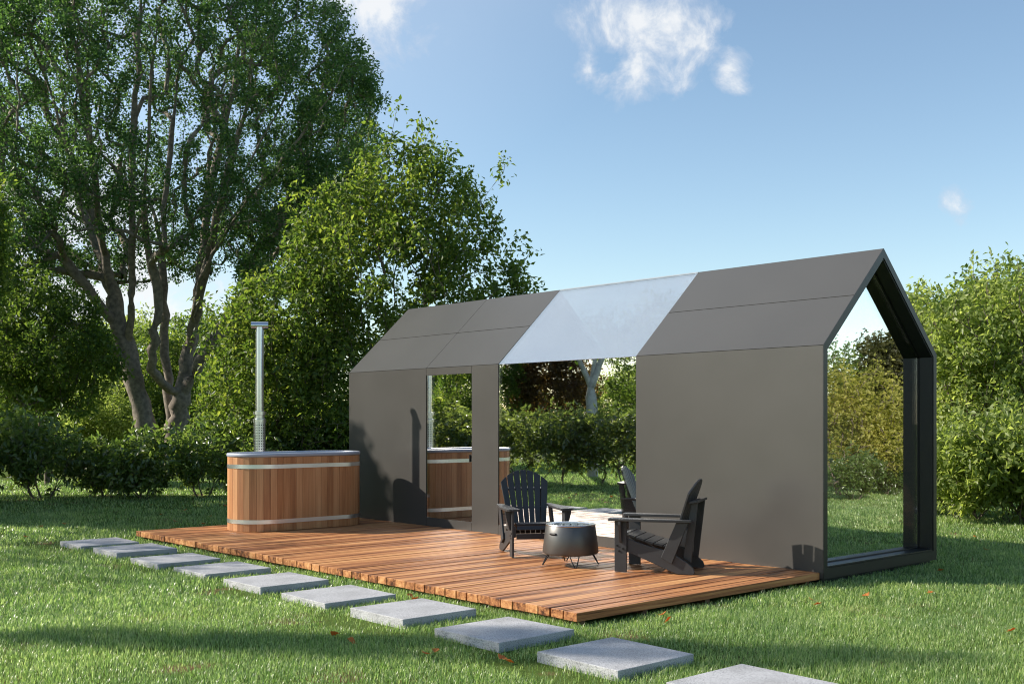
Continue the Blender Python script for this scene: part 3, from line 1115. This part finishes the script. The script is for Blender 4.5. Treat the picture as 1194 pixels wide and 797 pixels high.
# ------------------------------------------------------------------ lawn blades
def grass():
    r = np.random.default_rng(3)
    chunks = []

    def wedge(n, w0, w1, a0=-50, a1=1244):
        w = np.sqrt(r.uniform(w0 ** 2, w1 ** 2, n))
        px = r.uniform(a0, a1, n)
        q = CAM[None, :2] + w[:, None] * FW[:2] + ((px - 597) / F_PX * w)[:, None] * RT[:2]
        return np.concatenate([q, w[:, None]], 1)
    chunks.append((wedge(230000, 5.6, 9.5, -120, 1314), 0.0036, 0.052))
    chunks.append((wedge(200000, 9.5, 14.0), 0.0050, 0.054))
    chunks.append((wedge(120000, 14.0, 20.0), 0.0085, 0.060))
    chunks.append((wedge(90000, 20.0, 30.0), 0.014, 0.062))
    # reflected lawns
    q = r.uniform((-9, -14), (6, -3.4), (70000, 2))
    chunks.append((np.concatenate([q, np.full((len(q), 1), 22)], 1), 0.013, 0.060))
    q = r.uniform((-16, -24), (2, -13), (40000, 2))
    chunks.append((np.concatenate([q, np.full((len(q), 1), 32)], 1), 0.022, 0.070))
    q = r.uniform((8.7, 0.5), (17, 14), (100000, 2))
    chunks.append((np.concatenate([q, np.full((len(q), 1), 16)], 1), 0.011, 0.060))
    V, Lp, St = [], [], []
    nv = 0
    nl = 0
    for q, bw, bh in chunks:
        x, y = q[:, 0], q[:, 1]
        ok = ~((x > -0.02) & (x < L + 0.0) & (y > -3.44) & (y < D + 0.0))
        for sx in STONES:
            ok &= ~((x > sx + 0.015) & (x < sx + 0.735) & (y > -4.54) & (y < -3.815))
        # clumps and thin patches
        f = np.sin(x * 2.1 + 1.3 * np.sin(y * 1.7)) * np.sin(y * 2.6 + 1.1 * np.sin(x * 1.3 + 2)) + 0.5 * np.sin(x * 6.3 + y * 4.1) * np.sin(y * 7.7 - x * 3.0)
        worn = np.exp(-((y + 4.75) / 0.22) ** 2) * (0.5 + 0.5 * np.sin(x * 2.7 + 0.6))
        keep = r.uniform(0, 1, len(x)) < np.clip(0.80 + 0.28 * f - 0.9 * worn, 0.12, 1)
        q = q[ok & keep]
        f = f[ok & keep]
        n = len(q)
        h = bh * r.uniform(0.45, 1.25, n) * (0.9 + 0.2 * f)
        a = r.uniform(0, 2 * math.pi, n)
        d = np.stack([np.cos(a), np.sin(a), np.zeros(n)], 1)
        sd_ = np.stack([-np.sin(a), np.cos(a), np.zeros(n)], 1)
        lean = r.uniform(0.1, 0.95, n)[:, None]
        base = np.concatenate([q[:, :2], np.full((n, 1), GZ)], 1)
        w_ = (bw * r.uniform(0.7, 1.3, n))[:, None]
        hh = h[:, None]
        zz = np.array([0, 0, 1.0])
        mid = base + zz * hh * 0.6 + d * hh * lean * 0.35
        tip = base + zz * hh * (1.0 - 0.25 * lean) + d * hh * lean * 0.95
        v = np.stack([base - sd_ * w_ / 2, base + sd_ * w_ / 2, mid + sd_ * w_ * 0.42, mid - sd_ * w_ * 0.42, tip], 1).reshape(-1, 3)
        b0 = nv + (np.arange(n) * 5)[:, None]
        lp = np.concatenate([b0, b0 + 1, b0 + 2, b0 + 3, b0 + 3, b0 + 2, b0 + 4], 1).ravel()
        st = nl + (np.arange(n)[:, None] * 7 + np.array([[0, 4]])).ravel()
        V.append(v)
        Lp.append(lp)
        St.append(st)
        nv += n * 5
        nl += n * 7
    o = np_mesh('grass', np.concatenate(V), np.concatenate(Lp), np.concatenate(St), M['blade'])
    tag(o, 'short green lawn grass around the deck and stepping stones', 'grass', kind='stuff')


STONES = [5.84 + 1.147 * k for k in range(-5, 6)]
grass()

# ------------------------------------------------------------------ stepping stones
stone_proto = MB().box((0, -4.555, GZ - 0.03), (0.75, -3.802, 0.022)).build('stepping_stone', M['slab'], None, bevel=0.004)
names = {0: 'stepping stone on the left, cut by the lower corner of the picture', 1: 'stepping stone second from the left in view, level with the fire pit',
         2: 'stepping stone in the middle of the row, before the front deck corner', 3: 'stepping stone just right of the front deck corner',
         4: 'stepping stone nearest the camera, cut by the bottom edge'}
for i, sx in enumerate(STONES):
    o = stone_proto if i == 0 else stone_proto.copy()
    if i:
        COL.objects.link(o)
    o.location = (sx, 0, ri.uniform(-0.006, 0.004))
    o.rotation_euler = (ri.uniform(-0.002, 0.002), ri.uniform(-0.006, 0.006), ri.uniform(-0.0012, 0.0012))
    tag(o, names.get(i - 5, 'square grey stepping stone farther along the deck front'), 'stepping stone', 'square concrete stepping stones along the deck')

# ------------------------------------------------------------------ deck
deck = empty('deck', (0, 0, GZ))
tag(deck, 'reddish brown timber deck of wide boards along the cabin front', 'deck')
db = MB()
rr_ = random.Random(8)
nb = 56
pitch = (8.588 + 0.036) / nb
for i in range(nb):
    x0 = -0.036 + i * pitch
    gap = rr_.choice((0.005, 0.006, 0.008, 0.010, 0.018, 0.024))
    f0 = -3.477 + rr_.uniform(0, 0.012)
    dz = rr_.uniform(-0.006, 0.0)
    db.box((x0 + gap / 2, f0, DT - 0.07 + dz - GZ), (x0 + pitch - gap / 2, -0.004, DT + dz - GZ))
db.build('decking', M['deck'], deck, bevel=0.003)
for y in (-3.36, -2.6, -1.75, -0.9, -0.15):
    MB().box((0.02, y - 0.03, -0.02), (8.54, y + 0.03, DT - 0.0735 - GZ)).build('joist', M['joist'], deck)

# ------------------------------------------------------------------ cabin
cab = empty('cabin', (L / 2, D / 2, 0))
tag(cab, 'long taupe gabled cabin with mirrored glass middle and glazed right gable', 'cabin')
OX, OY = L / 2, D / 2
T = 0.07
TAN = (RZ - E) / (D / 2)
CT = 1 / math.sqrt(1 + TAN * TAN)
EI = E + TAN * T - T / CT
RI = RZ - T / CT


def cb(mb):
    mb.v = [(x - OX, y - OY, z) for x, y, z in mb.v]
    return mb


G = 0.0035


def wall_prof(z0, side):
    pr = [(0, z0), (0, E - 0.002), (T, EI - 0.002), (T, z0)]
    return pr if side == 0 else [(D - y, z) for y, z in pr]


def roof_prof(u0, u1, side, inset=0.0):
    """roof shell between fractions u0..u1 of the slope"""
    def o(u):
        return (D / 2 * u, E + (RZ - E) * u)

    def i_(u):
        return (T + (D / 2 - T) * u, EI + (RI - EI) * u)
    pr = [o(u0), o(u1), i_(u1), i_(u0)]
    return pr if side == 0 else [(D - y, z) for y, z in pr]


# wall panels
for x0, x1 in ((0, XS - G), (XB + G, X1), (X2, L)):
    cb(MB().prism(wall_prof(0.0, 0), 'x', x0, x1)).build('wall_panel', M['panel'], cab)
for x0, x1 in ((0, X1), (X1 + G, X2 - G), (X2, L)):
    cb(MB().prism(wall_prof(0.0, 1), 'x', x0, x1)).build('wall_panel', M['panel'], cab)
cb(MB().prism([(0.001, 2.251), (0.001, E - 0.002), (T, EI - 0.002), (T, 2.251)], 'x', XS + G, XB - G)).build('door_header', M['panel'], cab)
cb(MB().box((XS + G, 0.001, 0.0), (XB - G, T, 0.185))).build('plinth', M['panel'], cab)
cb(MB().box((X1 + G, 0.001, 0.0), (X2 - G, T, 0.185))).build('plinth', M['panel'], cab)
# left gable wall
cb(MB().prism([(T, 0.0), (T, EI), (D / 2, RI), (D - T, EI), (D - T, 0.0)], 'x', 0.002, T)).build('gable_wall', M['panel'], cab)
# roof panels
du = 0.0034
for side in (0, 1):
    for xa, xb_ in ((0, XS - G), (XS + G, X1), (X2, L)):
        for u0, u1 in ((0.0 + du, 0.5 - du), (0.5 + du, 1.0)):
            cb(MB().prism(roof_prof(u0, u1, side), 'x', xa, xb_)).build('roof_panel', M['panel'], cab)
# dark sub-shell right behind the joints
SH = 0.012
for xa, xb_, nm in ((0.01, X1 - 0.01, 'inner_shell'), (X2 + 0.01, L - 0.02, 'inner_shell')):
    sh = MB()
    yy, zt, zr = T + 0.001, EI - 0.003, RI - 0.003
    for s in (0, 1):
        pr = [(yy, zt), (D / 2, zr), (D / 2, zr - SH * 1.4), (yy + SH, zt - SH * 0.4)]
        pr = pr if s == 0 else [(D - y, z) for y, z in pr]
        sh.prism(pr, 'x', xa, xb_)
    cb(sh).build(nm, M['black'], cab)
# floor and linings
cb(MB().box((T + 0.002, T + 0.002, 0.0), (8.40, D - T - 0.002, 0.118))).build('floor', M['lining'], cab)
lin = MB()
zz = 0.176
k = 0
rl = random.Random(4)
while zz < EI - 0.03:
    z1 = min(zz + 0.118, EI - 0.02)
    x = 0.09
    while x < 8.38:
        xe = min(8.41, x + rl.uniform(0.9, 2.2))
        if xe - x > 0.03:
            lin.box((x + 0.001, D - T - 0.030 - rl.uniform(0, 0.001), zz), (xe - 0.001, D - T - 0.003, z1 - 0.003))
        x = xe
    zz = z1
    if z1 >= EI - 0.021:
        break
cb(lin).build('wall_lining', M['lining'], cab)
for xa, xb_ in ((0.09, XS - 0.02), (XB + 0.02, X1 - 0.02), (X2 + 0.02, 8.41)):
    cb(MB().box((xa, T + 0.002, 0.176), (xb_, T + 0.022, EI - 0.05))).build('wall_lining', M['lining'], cab)
# timber partition between the bedroom and the glazed room
cb(MB().box((X1 - 0.12, 1.3, 0.176), (X1 - 0.07, D - T - 0.032, 2.2))).build('partition', M['lining'], cab)

# glass: long wall, narrow door, roof slopes, gable window
GT = 0.012
win = cb(MB().box((X1 + 0.003, 0.010, 0.187), (X2 - 0.003, 0.010 + GT, E - 0.006))).build('window', M['glass'], cab)
door = cb(MB().box((XS + 0.004, 0.012, 0.187), (XB - 0.004, 0.012 + GT, 2.249))).build('glass_door', M['glass'], cab)
hd = MB().box((XB - 0.035, -0.018, 1.02), (XB - 0.020, 0.008, 1.12))
cb(hd).build('handle', M['bolt'], door)
for side in (0, 1):
    pr = [(0.004, E - 0.003), (D / 2 - (0.0 if side == 0 else 0.002), RZ - 0.002), (D / 2 - (0.0 if side == 0 else 0.002), RZ - 0.002 - GT / CT), (0.004 + GT, E - 0.003 - GT * 0.35)]
    pr = pr if side == 0 else [(D - y, z) for y, z in pr]
    cb(MB().prism(pr, 'x', X1 + 0.003, X2 - 0.003)).build('roof_window', M['roofglass'], cab)

rb_ = MB().prism([(D / 2 - 0.016, RZ - 0.0135), (D / 2, RZ + 0.0015), (D / 2 + 0.016, RZ - 0.0135), (D / 2 + 0.016, RZ - 0.0105), (D / 2, RZ + 0.0045), (D / 2 - 0.016, RZ - 0.0105)], 'x', X1 + 0.004, X2 - 0.004)
cb(rb_).build('ridge_seal', M['seal'], cab)

GX = 8.43
# black reveal lining of the gable opening, three millimetres inside the shell
def loop_prof(off):
    yi = T + off
    ei = E + TAN * yi - (T + off) / CT
    ri = RZ - (T + off) / CT
    return [(yi, 0.0 + T + off + 0.035), (yi, ei), (D / 2, ri), (D - yi, ei), (D - yi, 0.0 + T + off + 0.035)]


def ring(o0, o1, xa, xb_):
    A, B = loop_prof(o0), loop_prof(o1)
    mb = MB()
    n = 5
    va = [(xa, y, z) for y, z in A] + [(xa, y, z) for y, z in B] + [(xb_, y, z) for y, z in A] + [(xb_, y, z) for y, z in B]
    fs = []
    for i in range(n):
        j = (i + 1) % n
        fs += [(i, j, n + j, n + i), (2 * n + i, 3 * n + i, 3 * n + j, 2 * n + j), (i, 2 * n + i, 2 * n + j, j), (n + i, n + j, 3 * n + j, 3 * n + i)]
    return mb.add(va, fs)


# edge trim that closes the shell's cut end
def outer_prof(off):
    return [(off, 0.0 + off * 0.1), (off, E + off * 0.35), (D / 2, RZ - off / CT), (D - off, E + off * 0.35), (D - off, 0.0 + off * 0.1)]


def trim(xa, xb_):
    A = [(0.0, 0.0), (0.0, E), (D / 2, RZ), (D, E), (D, 0.0)]
    B = [(T + 0.002, 0.105), (T + 0.002, EI), (D / 2, RI - 0.003), (D - T - 0.002, EI), (D - T - 0.002, 0.105)]
    n = 5
    va = [(xa, y, z) for y, z in A] + [(xa, y, z) for y, z in B] + [(xb_, y, z) for y, z in A] + [(xb_, y, z) for y, z in B]
    fs = []
    for i in range(n):
        j = (i + 1) % n
        fs += [(i, j, n + j, n + i), (2 * n + i, 3 * n + i, 3 * n + j, 2 * n + j), (i, 2 * n + i, 2 * n + j, j), (n + i, n + j, 3 * n + j, 3 * n + i)]
    return MB().add(va, fs)


cb(trim(L + 0.0005, L + 0.008)).build('edge_trim', M['black'], cab)
cb(ring(0.003, 0.018, GX + 0.02, L - 0.001)).build('reveal', M['black'], cab)
cb(MB().box((GX - 0.02, T + 0.004, 0.0), (L - 0.001, D - T - 0.004, 0.1045))).build('sill', M['black'], cab)
gwin = empty('window', (0, 0, 0))
gwin.parent = cab
gr = loop_prof(0.02)
gr = [(y, z if z > 0.5 else 0.13) for y, z in gr]
cb(MB().prism([(y, z) for y, z in gr], 'x', GX, GX + GT)).build('pane', M['glass'], gwin)
cb(ring(0.019, 0.032, GX + GT + 0.002, GX + 0.030)).build('frame', M['black'], gwin)
# plinth under the cabin, hidden in the grass
cb(MB().box((0.05, 0.05, GZ - 0.05), (L - 0.05, D - 0.05, -0.001))).build('plinth', M['black'], cab)

# bed seen through the gable glass
bed = empty('bed', (7.15, 1.15, 0.118))
tag(bed, 'pale bed inside the cabin seen faintly through the gable window', 'bed')
MB().box((-0.95, -0.95, 0.0), (0.95, 0.95, 0.26)).build('base', M['lining'], bed, bevel=0.01)
MB().box((-0.93, -0.93, 0.262), (0.93, 0.93, 0.46)).build('mattress', M['bed'], bed, bevel=0.05, seg=4)
for s in (-1, 1):
    MB().box((-0.88, s * 0.46 - 0.34, 0.462), (-0.42, s * 0.46 + 0.34, 0.58)).build('pillow', M['bed'], bed, bevel=0.055, seg=4)

# ------------------------------------------------------------------ hot tub
TC = (0.855, -1.48)
TR, TS = 0.46, 1.11
tub = empty('hot_tub', (TC[0], TC[1], DT))
tag(tub, 'oval cedar hot tub with two steel hoops and grey rim on the deck', 'hot tub')


def stadium(R_, S_, n=14, z=0.0):
    pts = []
    for k in range(n + 1):
        a = math.pi * k / n
        pts.append((R_ * math.cos(a), S_ / 2 + R_ * math.sin(a), z))
    for k in range(n + 1):
        a = math.pi + math.pi * k / n
        pts.append((R_ * math.cos(a), -S_ / 2 + R_ * math.sin(a), z))
    return pts


def resample(pts, step):
    pts = [np.array(p) for p in pts] + [np.array(pts[0])]
    out = []
    for a, b_ in zip(pts[:-1], pts[1:]):
        d = np.linalg.norm(b_ - a)
        n = max(1, int(round(d / step)))
        for i in range(n):
            out.append(a + (b_ - a) * i / n)
    return out


H0, H1 = 0.0, 1.02
stv = MB()
outp = stadium(TR, TS, 15)
outp = resample(outp, 0.098)
inn = []
n = len(outp)
for p in outp:
    y = p[1]
    cy = np.array([0, max(-TS / 2, min(TS / 2, y)), 0])
    dd = unit((p - cy)[None, :])[0]
    inn.append(p - dd * 0.04)
for i in range(n):
    j = (i + 1) % n
    a, b_, c, d_ = outp[i], outp[j], inn[j], inn[i]
    e = 0.012
    aa, bb = a + (b_ - a) * e, b_ + (a - b_) * e
    cc, dd = c, d_
    stv.hexa([(*aa[:2], H0), (*bb[:2], H0), (*cc[:2], H0), (*dd[:2], H0)], [(*aa[:2], H1), (*bb[:2], H1), (*cc[:2], H1), (*dd[:2], H1)])
stv.build('staves', M['cedar'], tub, bevel=0.0018)


def band(R0, R1, z0, z1, nseg=24):
    mb = MB()
    A, B = stadium(R0, TS, nseg), stadium(R1, TS, nseg)
    n = len(A)
    va = [(x, y, z0) for x, y, _ in A] + [(x, y, z0) for x, y, _ in B] + [(x, y, z1) for x, y, _ in A] + [(x, y, z1) for x, y, _ in B]
    fs = []
    for i in range(n):
        j = (i + 1) % n
        fs += [(i, j, n + j, n + i), (2 * n + i, 3 * n + i, 3 * n + j, 2 * n + j), (i, 2 * n + i, 2 * n + j, j), (n + i, n + j, 3 * n + j, 3 * n + i)]
    return mb.add(va, fs)


for z in (0.105, 0.865):
    h = band(TR + 0.0012, TR + 0.0045, z, z + 0.055).build('hoop', M['hoop'], tub, smooth=True)
band(TR - 0.10, TR + 0.012, H1 + 0.001, H1 + 0.055).build('rim', M['liner'], tub, bevel=0.02, seg=4, smooth=True)
band(TR - 0.10, TR - 0.055, 0.25, H1).build('liner', M['liner'], tub, smooth=True)
wv = MB()
wv.prism([(x, y) for x, y, _ in stadium(TR - 0.098, TS, 20)], 'z', 0.25, 0.80)
wv.build('water', M['water'], tub)
MB().box((-TR - 0.004, -0.52, H1 - 0.075), (-TR + 0.01, -0.44, H1 - 0.045)).build('name_plate', M['whitetag'], tub)
tap = MB()
tap.tube([(-TR + 0.01, -0.60, H1 - 0.05), (-TR - 0.06, -0.60, H1 - 0.05), (-TR - 0.06, -0.60, H1 - 0.09)], 0.013, 10)
tap.tube([(-TR - 0.03, -0.65, H1 - 0.035), (-TR - 0.03, -0.55, H1 - 0.035)], 0.008, 8)
tap.build('tap', M['steel'], tub, smooth=True)

# stove behind the tub with its tall flue
SX, SY = -0.02, -1.575
stove = empty('wood_stove', (SX, SY, DT))
tag(stove, 'steel stove behind the tub with a tall shiny flue and T shaped cap', 'stove')
sb = MB()
sb.tube([(0.03, -0.30, 0.34), (0.03, 0.30, 0.34)], 0.215, 24)
sb.build('stove_body', M['steel'], stove, smooth=True)
for sx in (-1, 1):
    for sy in (-1, 1):
        MB().box((0.03 + sx * 0.13 - 0.015, sy * 0.22 - 0.015, 0.0), (0.03 + sx * 0.13 + 0.015, sy * 0.22 + 0.015, 0.20)).build('leg', M['pitlegs'], stove)
fl = MB()
fl.tube([(0, 0, 0.50), (0, 0, 2.93)], 0.060, 28)
flo = fl.build('flue', M['steel'], stove, smooth=True)
hg = MB()
hg.lathe([(0.086, 0.60), (0.090, 0.60), (0.090, 1.52), (0.086, 1.52), (0.086, 0.60)], seg=32)
gd = hg.build('heat_guard', M['punched'], stove, smooth=True)
cl_ = MB()
cl_.lathe([(0.058, 1.50), (0.096, 1.50), (0.096, 1.55), (0.075, 1.56), (0.075, 1.61), (0.094, 1.615), (0.094, 1.665), (0.058, 1.67), (0.058, 1.50)], seg=32)
cl_.build('collar', M['steel'], stove, smooth=True)
# T cap lies along the deck boards
cp = MB()
ca = RAD(58)
dx, dy = math.cos(ca) * 0.125, math.sin(ca) * 0.125
cp.tube([(-dx, -dy, 2.955), (dx, dy, 2.955)], 0.058, 24)
cp.build('flue_cap', M['steel'], stove, smooth=True)

# ------------------------------------------------------------------ garden chairs
def make_chair():
    root = empty('garden_chair', (0, 0, DT))
    mc = M['chair']
    bv = 0.004
    t = 0.024
    for s in (-1, 1):
        y0 = s * 0.305
        # front leg board
        a, b_ = (y0 - t / 2, y0 + t / 2)
        leg = MB().prism([(0.30, 0.0), (0.425, 0.0), (0.425, 0.515), (0.30, 0.515)], 'y', a, b_).build('leg', mc, root, bevel=bv)
        for (bx, bz) in ((0.335, 0.235), (0.395, 0.265), (0.375, 0.21)):
            MB().tube([(bx, y0 + s * (t / 2 - 0.004), bz), (bx, y0 + s * (t / 2 + 0.006), bz)], 0.010, 10).build('bolt', M['bolt'], leg)
        # long rail, front leg to the ground behind
        yi = s * 0.279
        rail = [(0.42, 0.345), (0.42, 0.225), (0.30, 0.205), (0.10, 0.125), (-0.08, 0.05), (-0.21, 0.0), (-0.37, 0.0), (-0.385, 0.02), (-0.37, 0.065), (-0.31, 0.12), (-0.20, 0.185), (-0.08, 0.235), (0.06, 0.265), (0.20, 0.305), (0.32, 0.345)]
        rl_ = MB().prism(rail, 'y', yi - t / 2, yi + t / 2).build('rail', mc, root, bevel=bv)
        for (bx, bz) in ((-0.07, 0.155), (-0.12, 0.135)):
            MB().tube([(bx, yi + s * (t / 2 - 0.004), bz), (bx, yi + s * (t / 2 + 0.006), bz)], 0.010, 10).build('bolt', M['bolt'], rl_)
        # slanted rear post between rail and arm
        post = [(-0.16, 0.10), (-0.05, 0.16), (-0.205, 0.515), (-0.325, 0.515)]
        MB().prism(post, 'y', y0 - t / 2, y0 + t / 2).build('post', mc, root, bevel=bv)
        # brace from the upper back cross bar down to the rail
        br = [(-0.335, 0.699), (-0.405, 0.709), (-0.335, 0.11), (-0.255, 0.15)]
        MB().prism(br, 'y', s * 0.20 - t / 2, s * 0.20 + t / 2).build('brace', mc, root, bevel=bv)
        # arm
        arm = [(0.47, s * 0.235), (0.485, s * 0.26), (0.485, s * 0.36), (0.465, s * 0.385), (0.10, s * 0.385), (-0.24, s * 0.345), (-0.355, s * 0.33), (-0.355, s * 0.265), (-0.20, s * 0.255), (0.15, s * 0.235)]
        MB().prism(arm, 'z', 0.517, 0.543).build('arm', mc, root, bevel=bv)
        # arm bracket on the leg's outside
        bk = [(y0 + s * 0.0125, 0.30), (y0 + s * 0.03, 0.30), (y0 + s * 0.078, 0.48), (y0 + s * 0.078, 0.515), (y0 + s * 0.0125, 0.515)]
        MB().prism(bk, 'x', 0.345, 0.372).build('arm_bracket', mc, root, bevel=0.002)
    # seat slats follow the curved rails
    path = [(0.425, 0.30), (0.405, 0.352), (0.32, 0.364), (0.225, 0.336), (0.13, 0.307), (0.035, 0.281), (-0.06, 0.262), (-0.14, 0.245)]
    st = MB()
    for (xa, za), (xb_, zb) in zip(path[:-1], path[1:]):
        d = np.array([xb_ - xa, zb - za])
        ln = np.linalg.norm(d)
        d = d / ln
        nrm = np.array([d[1], -d[0]]) if d[0] < 0 else np.array([-d[1], d[0]])
        if nrm[1] < 0 and abs(d[1]) < 0.8:
            nrm = -nrm
        if d[1] > 0.8:
            nrm = np.array([1.0, 0.2])
        g_ = 0.004
        p0 = np.array([xa, za]) + d * g_
        p1 = np.array([xb_, zb]) - d * g_
        q = [p0, p1, p1 + nrm * 0.02, p0 + nrm * 0.02]
        st.prism([tuple(v) for v in q], 'y', -0.262, 0.262)
    st.build('seat', mc, root, bevel=0.003)
    # front apron between the legs
    MB().prism([(-0.262, 0.20), (0.262, 0.20), (0.262, 0.26), (-0.262, 0.26)], 'x', 0.40, 0.418).build('apron', mc, root, bevel=0.003)
    # fan back of seven slats with an arched top
    tilt = RAD(19.5)
    bs = MB()
    n = 7
    Ls = 0.775
    for i in range(n):
        u0, u1 = -1 + 2 * i / n, -1 + 2 * (i + 1) / n
        gp = 0.006
        wb, wt_ = 0.215, 0.292
        xb0, xb1 = u0 * wb + gp * 0.6, u1 * wb - gp * 0.6
        xt0, xt1 = u0 * wt_ + gp, u1 * wt_ - gp
        top = []
        for k_ in range(5):
            f = k_ / 4
            xx = xt0 + (xt1 - xt0) * f
            top.append((xx, Ls - 0.16 * (abs(xx) / wt_) ** 2.1))
        poly = [(xb0, 0.0), (xb1, 0.0)] + top[::-1]
        # taper bottoms keep their width; place on the tilted plane
        nb_ = len(poly)
        # gentle concave: outer slats come forward a little
        def pl(yy, hh, off):
            fw = 0.018 * (yy / 0.26) ** 2
            x = -0.145 - math.sin(tilt) * hh + (off + fw) * math.cos(tilt)
            z = 0.205 + math.cos(tilt) * hh + (off + fw) * math.sin(tilt)
            return (x, yy, z)
        va = [pl(y, h_, 0.0) for y, h_ in poly] + [pl(y, h_, 0.02) for y, h_ in poly]
        fs = [tuple(range(nb_)), tuple(range(nb_, 2 * nb_))[::-1]] + [(a_, (a_ + 1) % nb_, nb_ + (a_ + 1) % nb_, nb_ + a_) for a_ in range(nb_)]
        bs.add(va, fs)
    bs.build('backrest', mc, root, bevel=0.0025)
    # upper and lower cross bars behind the back
    MB().prism([(-0.322, 0.70), (-0.415, 0.712), (-0.415, 0.737), (-0.331, 0.725)], 'y', -0.262, 0.262).build('cross_bar', mc, root, bevel=0.003)
    MB().prism([(-0.249, 0.49), (-0.31, 0.49), (-0.31, 0.514), (-0.257, 0.514)], 'y', -0.262, 0.262).build('cross_bar', mc, root, bevel=0.003)
    return root


CH1 = make_chair()
fc = np.array([0.875, -0.485])
mid = np.array([(5.62 + 5.93) / 2, (-1.5 - 0.94) / 2])
o1 = mid - fc * 0.365 - RT[:2] * 0.03
CH1.location = (o1[0], o1[1], DT)
CH1.rotation_euler = (0, 0, math.atan2(fc[1], fc[0]))
tag(CH1, 'dark slatted garden chair facing the camera beside the narrow cabin panel', 'garden chair', 'garden chairs at the fire pit')
CH2 = copy_tree(CH1)
f2 = np.array([-0.88, -0.475])
mid2 = np.array([7.075, -1.205])
o2 = mid2 - f2 * 0.365
CH2.location = (o2[0], o2[1], DT)
CH2.rotation_euler = (0, 0, math.atan2(f2[1], f2[0]))
tag(CH2, 'dark slatted garden chair in side view before the blank right wall', 'garden chair', 'garden chairs at the fire pit')

# ------------------------------------------------------------------ fire pit
FPC = (6.515, -1.485)
fpit = empty('fire_pit', (FPC[0], FPC[1], DT))
tag(fpit, 'round charcoal fire pit with shiny steel rim between the two chairs', 'fire pit')
body = MB()
prof = [(0.10, 0.118), (0.25, 0.118), (0.288, 0.128), (0.298, 0.150), (0.262, 0.428), (0.259, 0.432), (0.255, 0.428), (0.285, 0.16), (0.10, 0.13)]
body.lathe(prof, seg=64)
bo = body.build('drum', M['pit'], fpit, smooth=True)
rim = MB()
rim.lathe([(0.264, 0.424), (0.266, 0.431), (0.262, 0.438), (0.215, 0.440), (0.200, 0.432), (0.195, 0.30), (0.19, 0.25), (0.0, 0.25)], seg=64)
bowl = rim.build('steel_bowl', M['steel'], fpit, smooth=True)
for k in range(16):
    a = 2 * math.pi * k / 16
    MB().tube([(0.204 * math.cos(a), 0.204 * math.sin(a), 0.405), (0.1925 * math.cos(a), 0.1925 * math.sin(a), 0.405)], 0.011, 8).build('vent_hole', M['bolt'], bowl)
# slot handles
for ang in (math.atan2(-0.70, 0.30) - 0.35, math.atan2(-0.70, 0.30) - 0.35 + math.pi):
    sub = []
    for k in range(7):
        a = ang + (k - 3) * 0.055
        rr0 = 0.2735
        sub.append((rr0 * math.cos(a), rr0 * math.sin(a), 0.345))
    MB().tube(sub, [0.009, 0.013, 0.013, 0.013, 0.013, 0.013, 0.009], 8).build('handle_slot', M['bolt'], bo)
for k in range(4):
    a = math.atan2(-0.23, 0.33) + k * math.pi / 2
    c, s = math.cos(a), math.sin(a)
    lg = MB()
    tpt = (0.25, 0.285)
    f_ = np.array([0.30 * c, 0.30 * s, 0.006])
    tt = np.array([-s, c, 0]) * 0.05
    lg.tube([np.array([0.235 * c, 0.235 * s, 0.122]) + tt, f_ + tt * 0.22, f_ - tt * 0.22, np.array([0.235 * c, 0.235 * s, 0.122]) - tt], 0.006, 8)
    lg.build('leg', M['pitlegs'], fpit, smooth=True)

# ------------------------------------------------------------------ fallen leaves on the lawn
lf = MB()
outl = [(0, -0.5), (0.22, -0.32), (0.46, -0.05), (0.26, 0.02), (0.30, 0.30), (0.12, 0.22), (0, 0.55), (-0.12, 0.22), (-0.30, 0.30), (-0.26, 0.02), (-0.46, -0.05), (-0.22, -0.32)]
ctr = (0, 0, 0.03)
vv = [ctr] + [(x * 0.07, y * 0.07, 0.012 * math.sin(3.1 * x + 1.0) + 0.02 * (x * x + y * y) * 1.2) for x, y in outl]
vv[0] = (0, 0, 0.002)
lf.add(vv, [(0, i + 1, (i + 1) % 12 + 1) for i in range(12)])
lproto = lf.build('fallen_leaf', M['dead'], None, fix=False)
sl = lproto.modifiers.new('thick', 'SOLIDIFY')
sl.thickness = 0.0012


def on_ground(px, py, z=0.0):
    d = FW + RT * (px - 597) / F_PX + np.array([0, 0, 1]) * (HOR - py) / F_PX
    t = (z - CAM[2]) / d[2]
    return CAM + d * t


lpx = [(773, 715), (779, 722), (729, 776), (709, 772), (586, 766), (594, 770), (497, 761), (508, 757), (410, 747), (390, 738), (478, 694), (484, 697),
       (946, 698), (954, 703), (1179, 734), (1097, 664), (1137, 625), (48, 613), (75, 610), (188, 599), (204, 607), (237, 610), (245, 601), (263, 589), (176, 588), (216, 594), (30, 625), (1150, 640), (1010, 693), (1085, 690)]
for i, (a, b_) in enumerate(lpx):
    o = lproto if i == 0 else lproto.copy()
    if i:
        COL.objects.link(o)
    q = on_ground(a, b_, -0.005)
    o.location = (q[0], q[1], -0.012)
    o.rotation_euler = (ri.uniform(-0.5, 0.5), ri.uniform(-0.5, 0.5), ri.uniform(0, 6.28))
    s = ri.uniform(0.8, 1.25)
    o.scale = (s, s, s)
    tag(o, 'small orange fallen leaf lying on the grass', 'leaf', 'fallen leaves on the lawn')
# a few more on the lawn mirrored in the glass
for i in range(14):
    o = lproto.copy()
    COL.objects.link(o)
    o.location = (ri.uniform(-5, 1.5), ri.uniform(-8.5, -4.8), -0.012)
    o.rotation_euler = (ri.uniform(-0.4, 0.4), ri.uniform(-0.4, 0.4), ri.uniform(0, 6.28))
    tag(o, 'small orange fallen leaf lying on the grass', 'leaf', 'fallen leaves on the lawn')
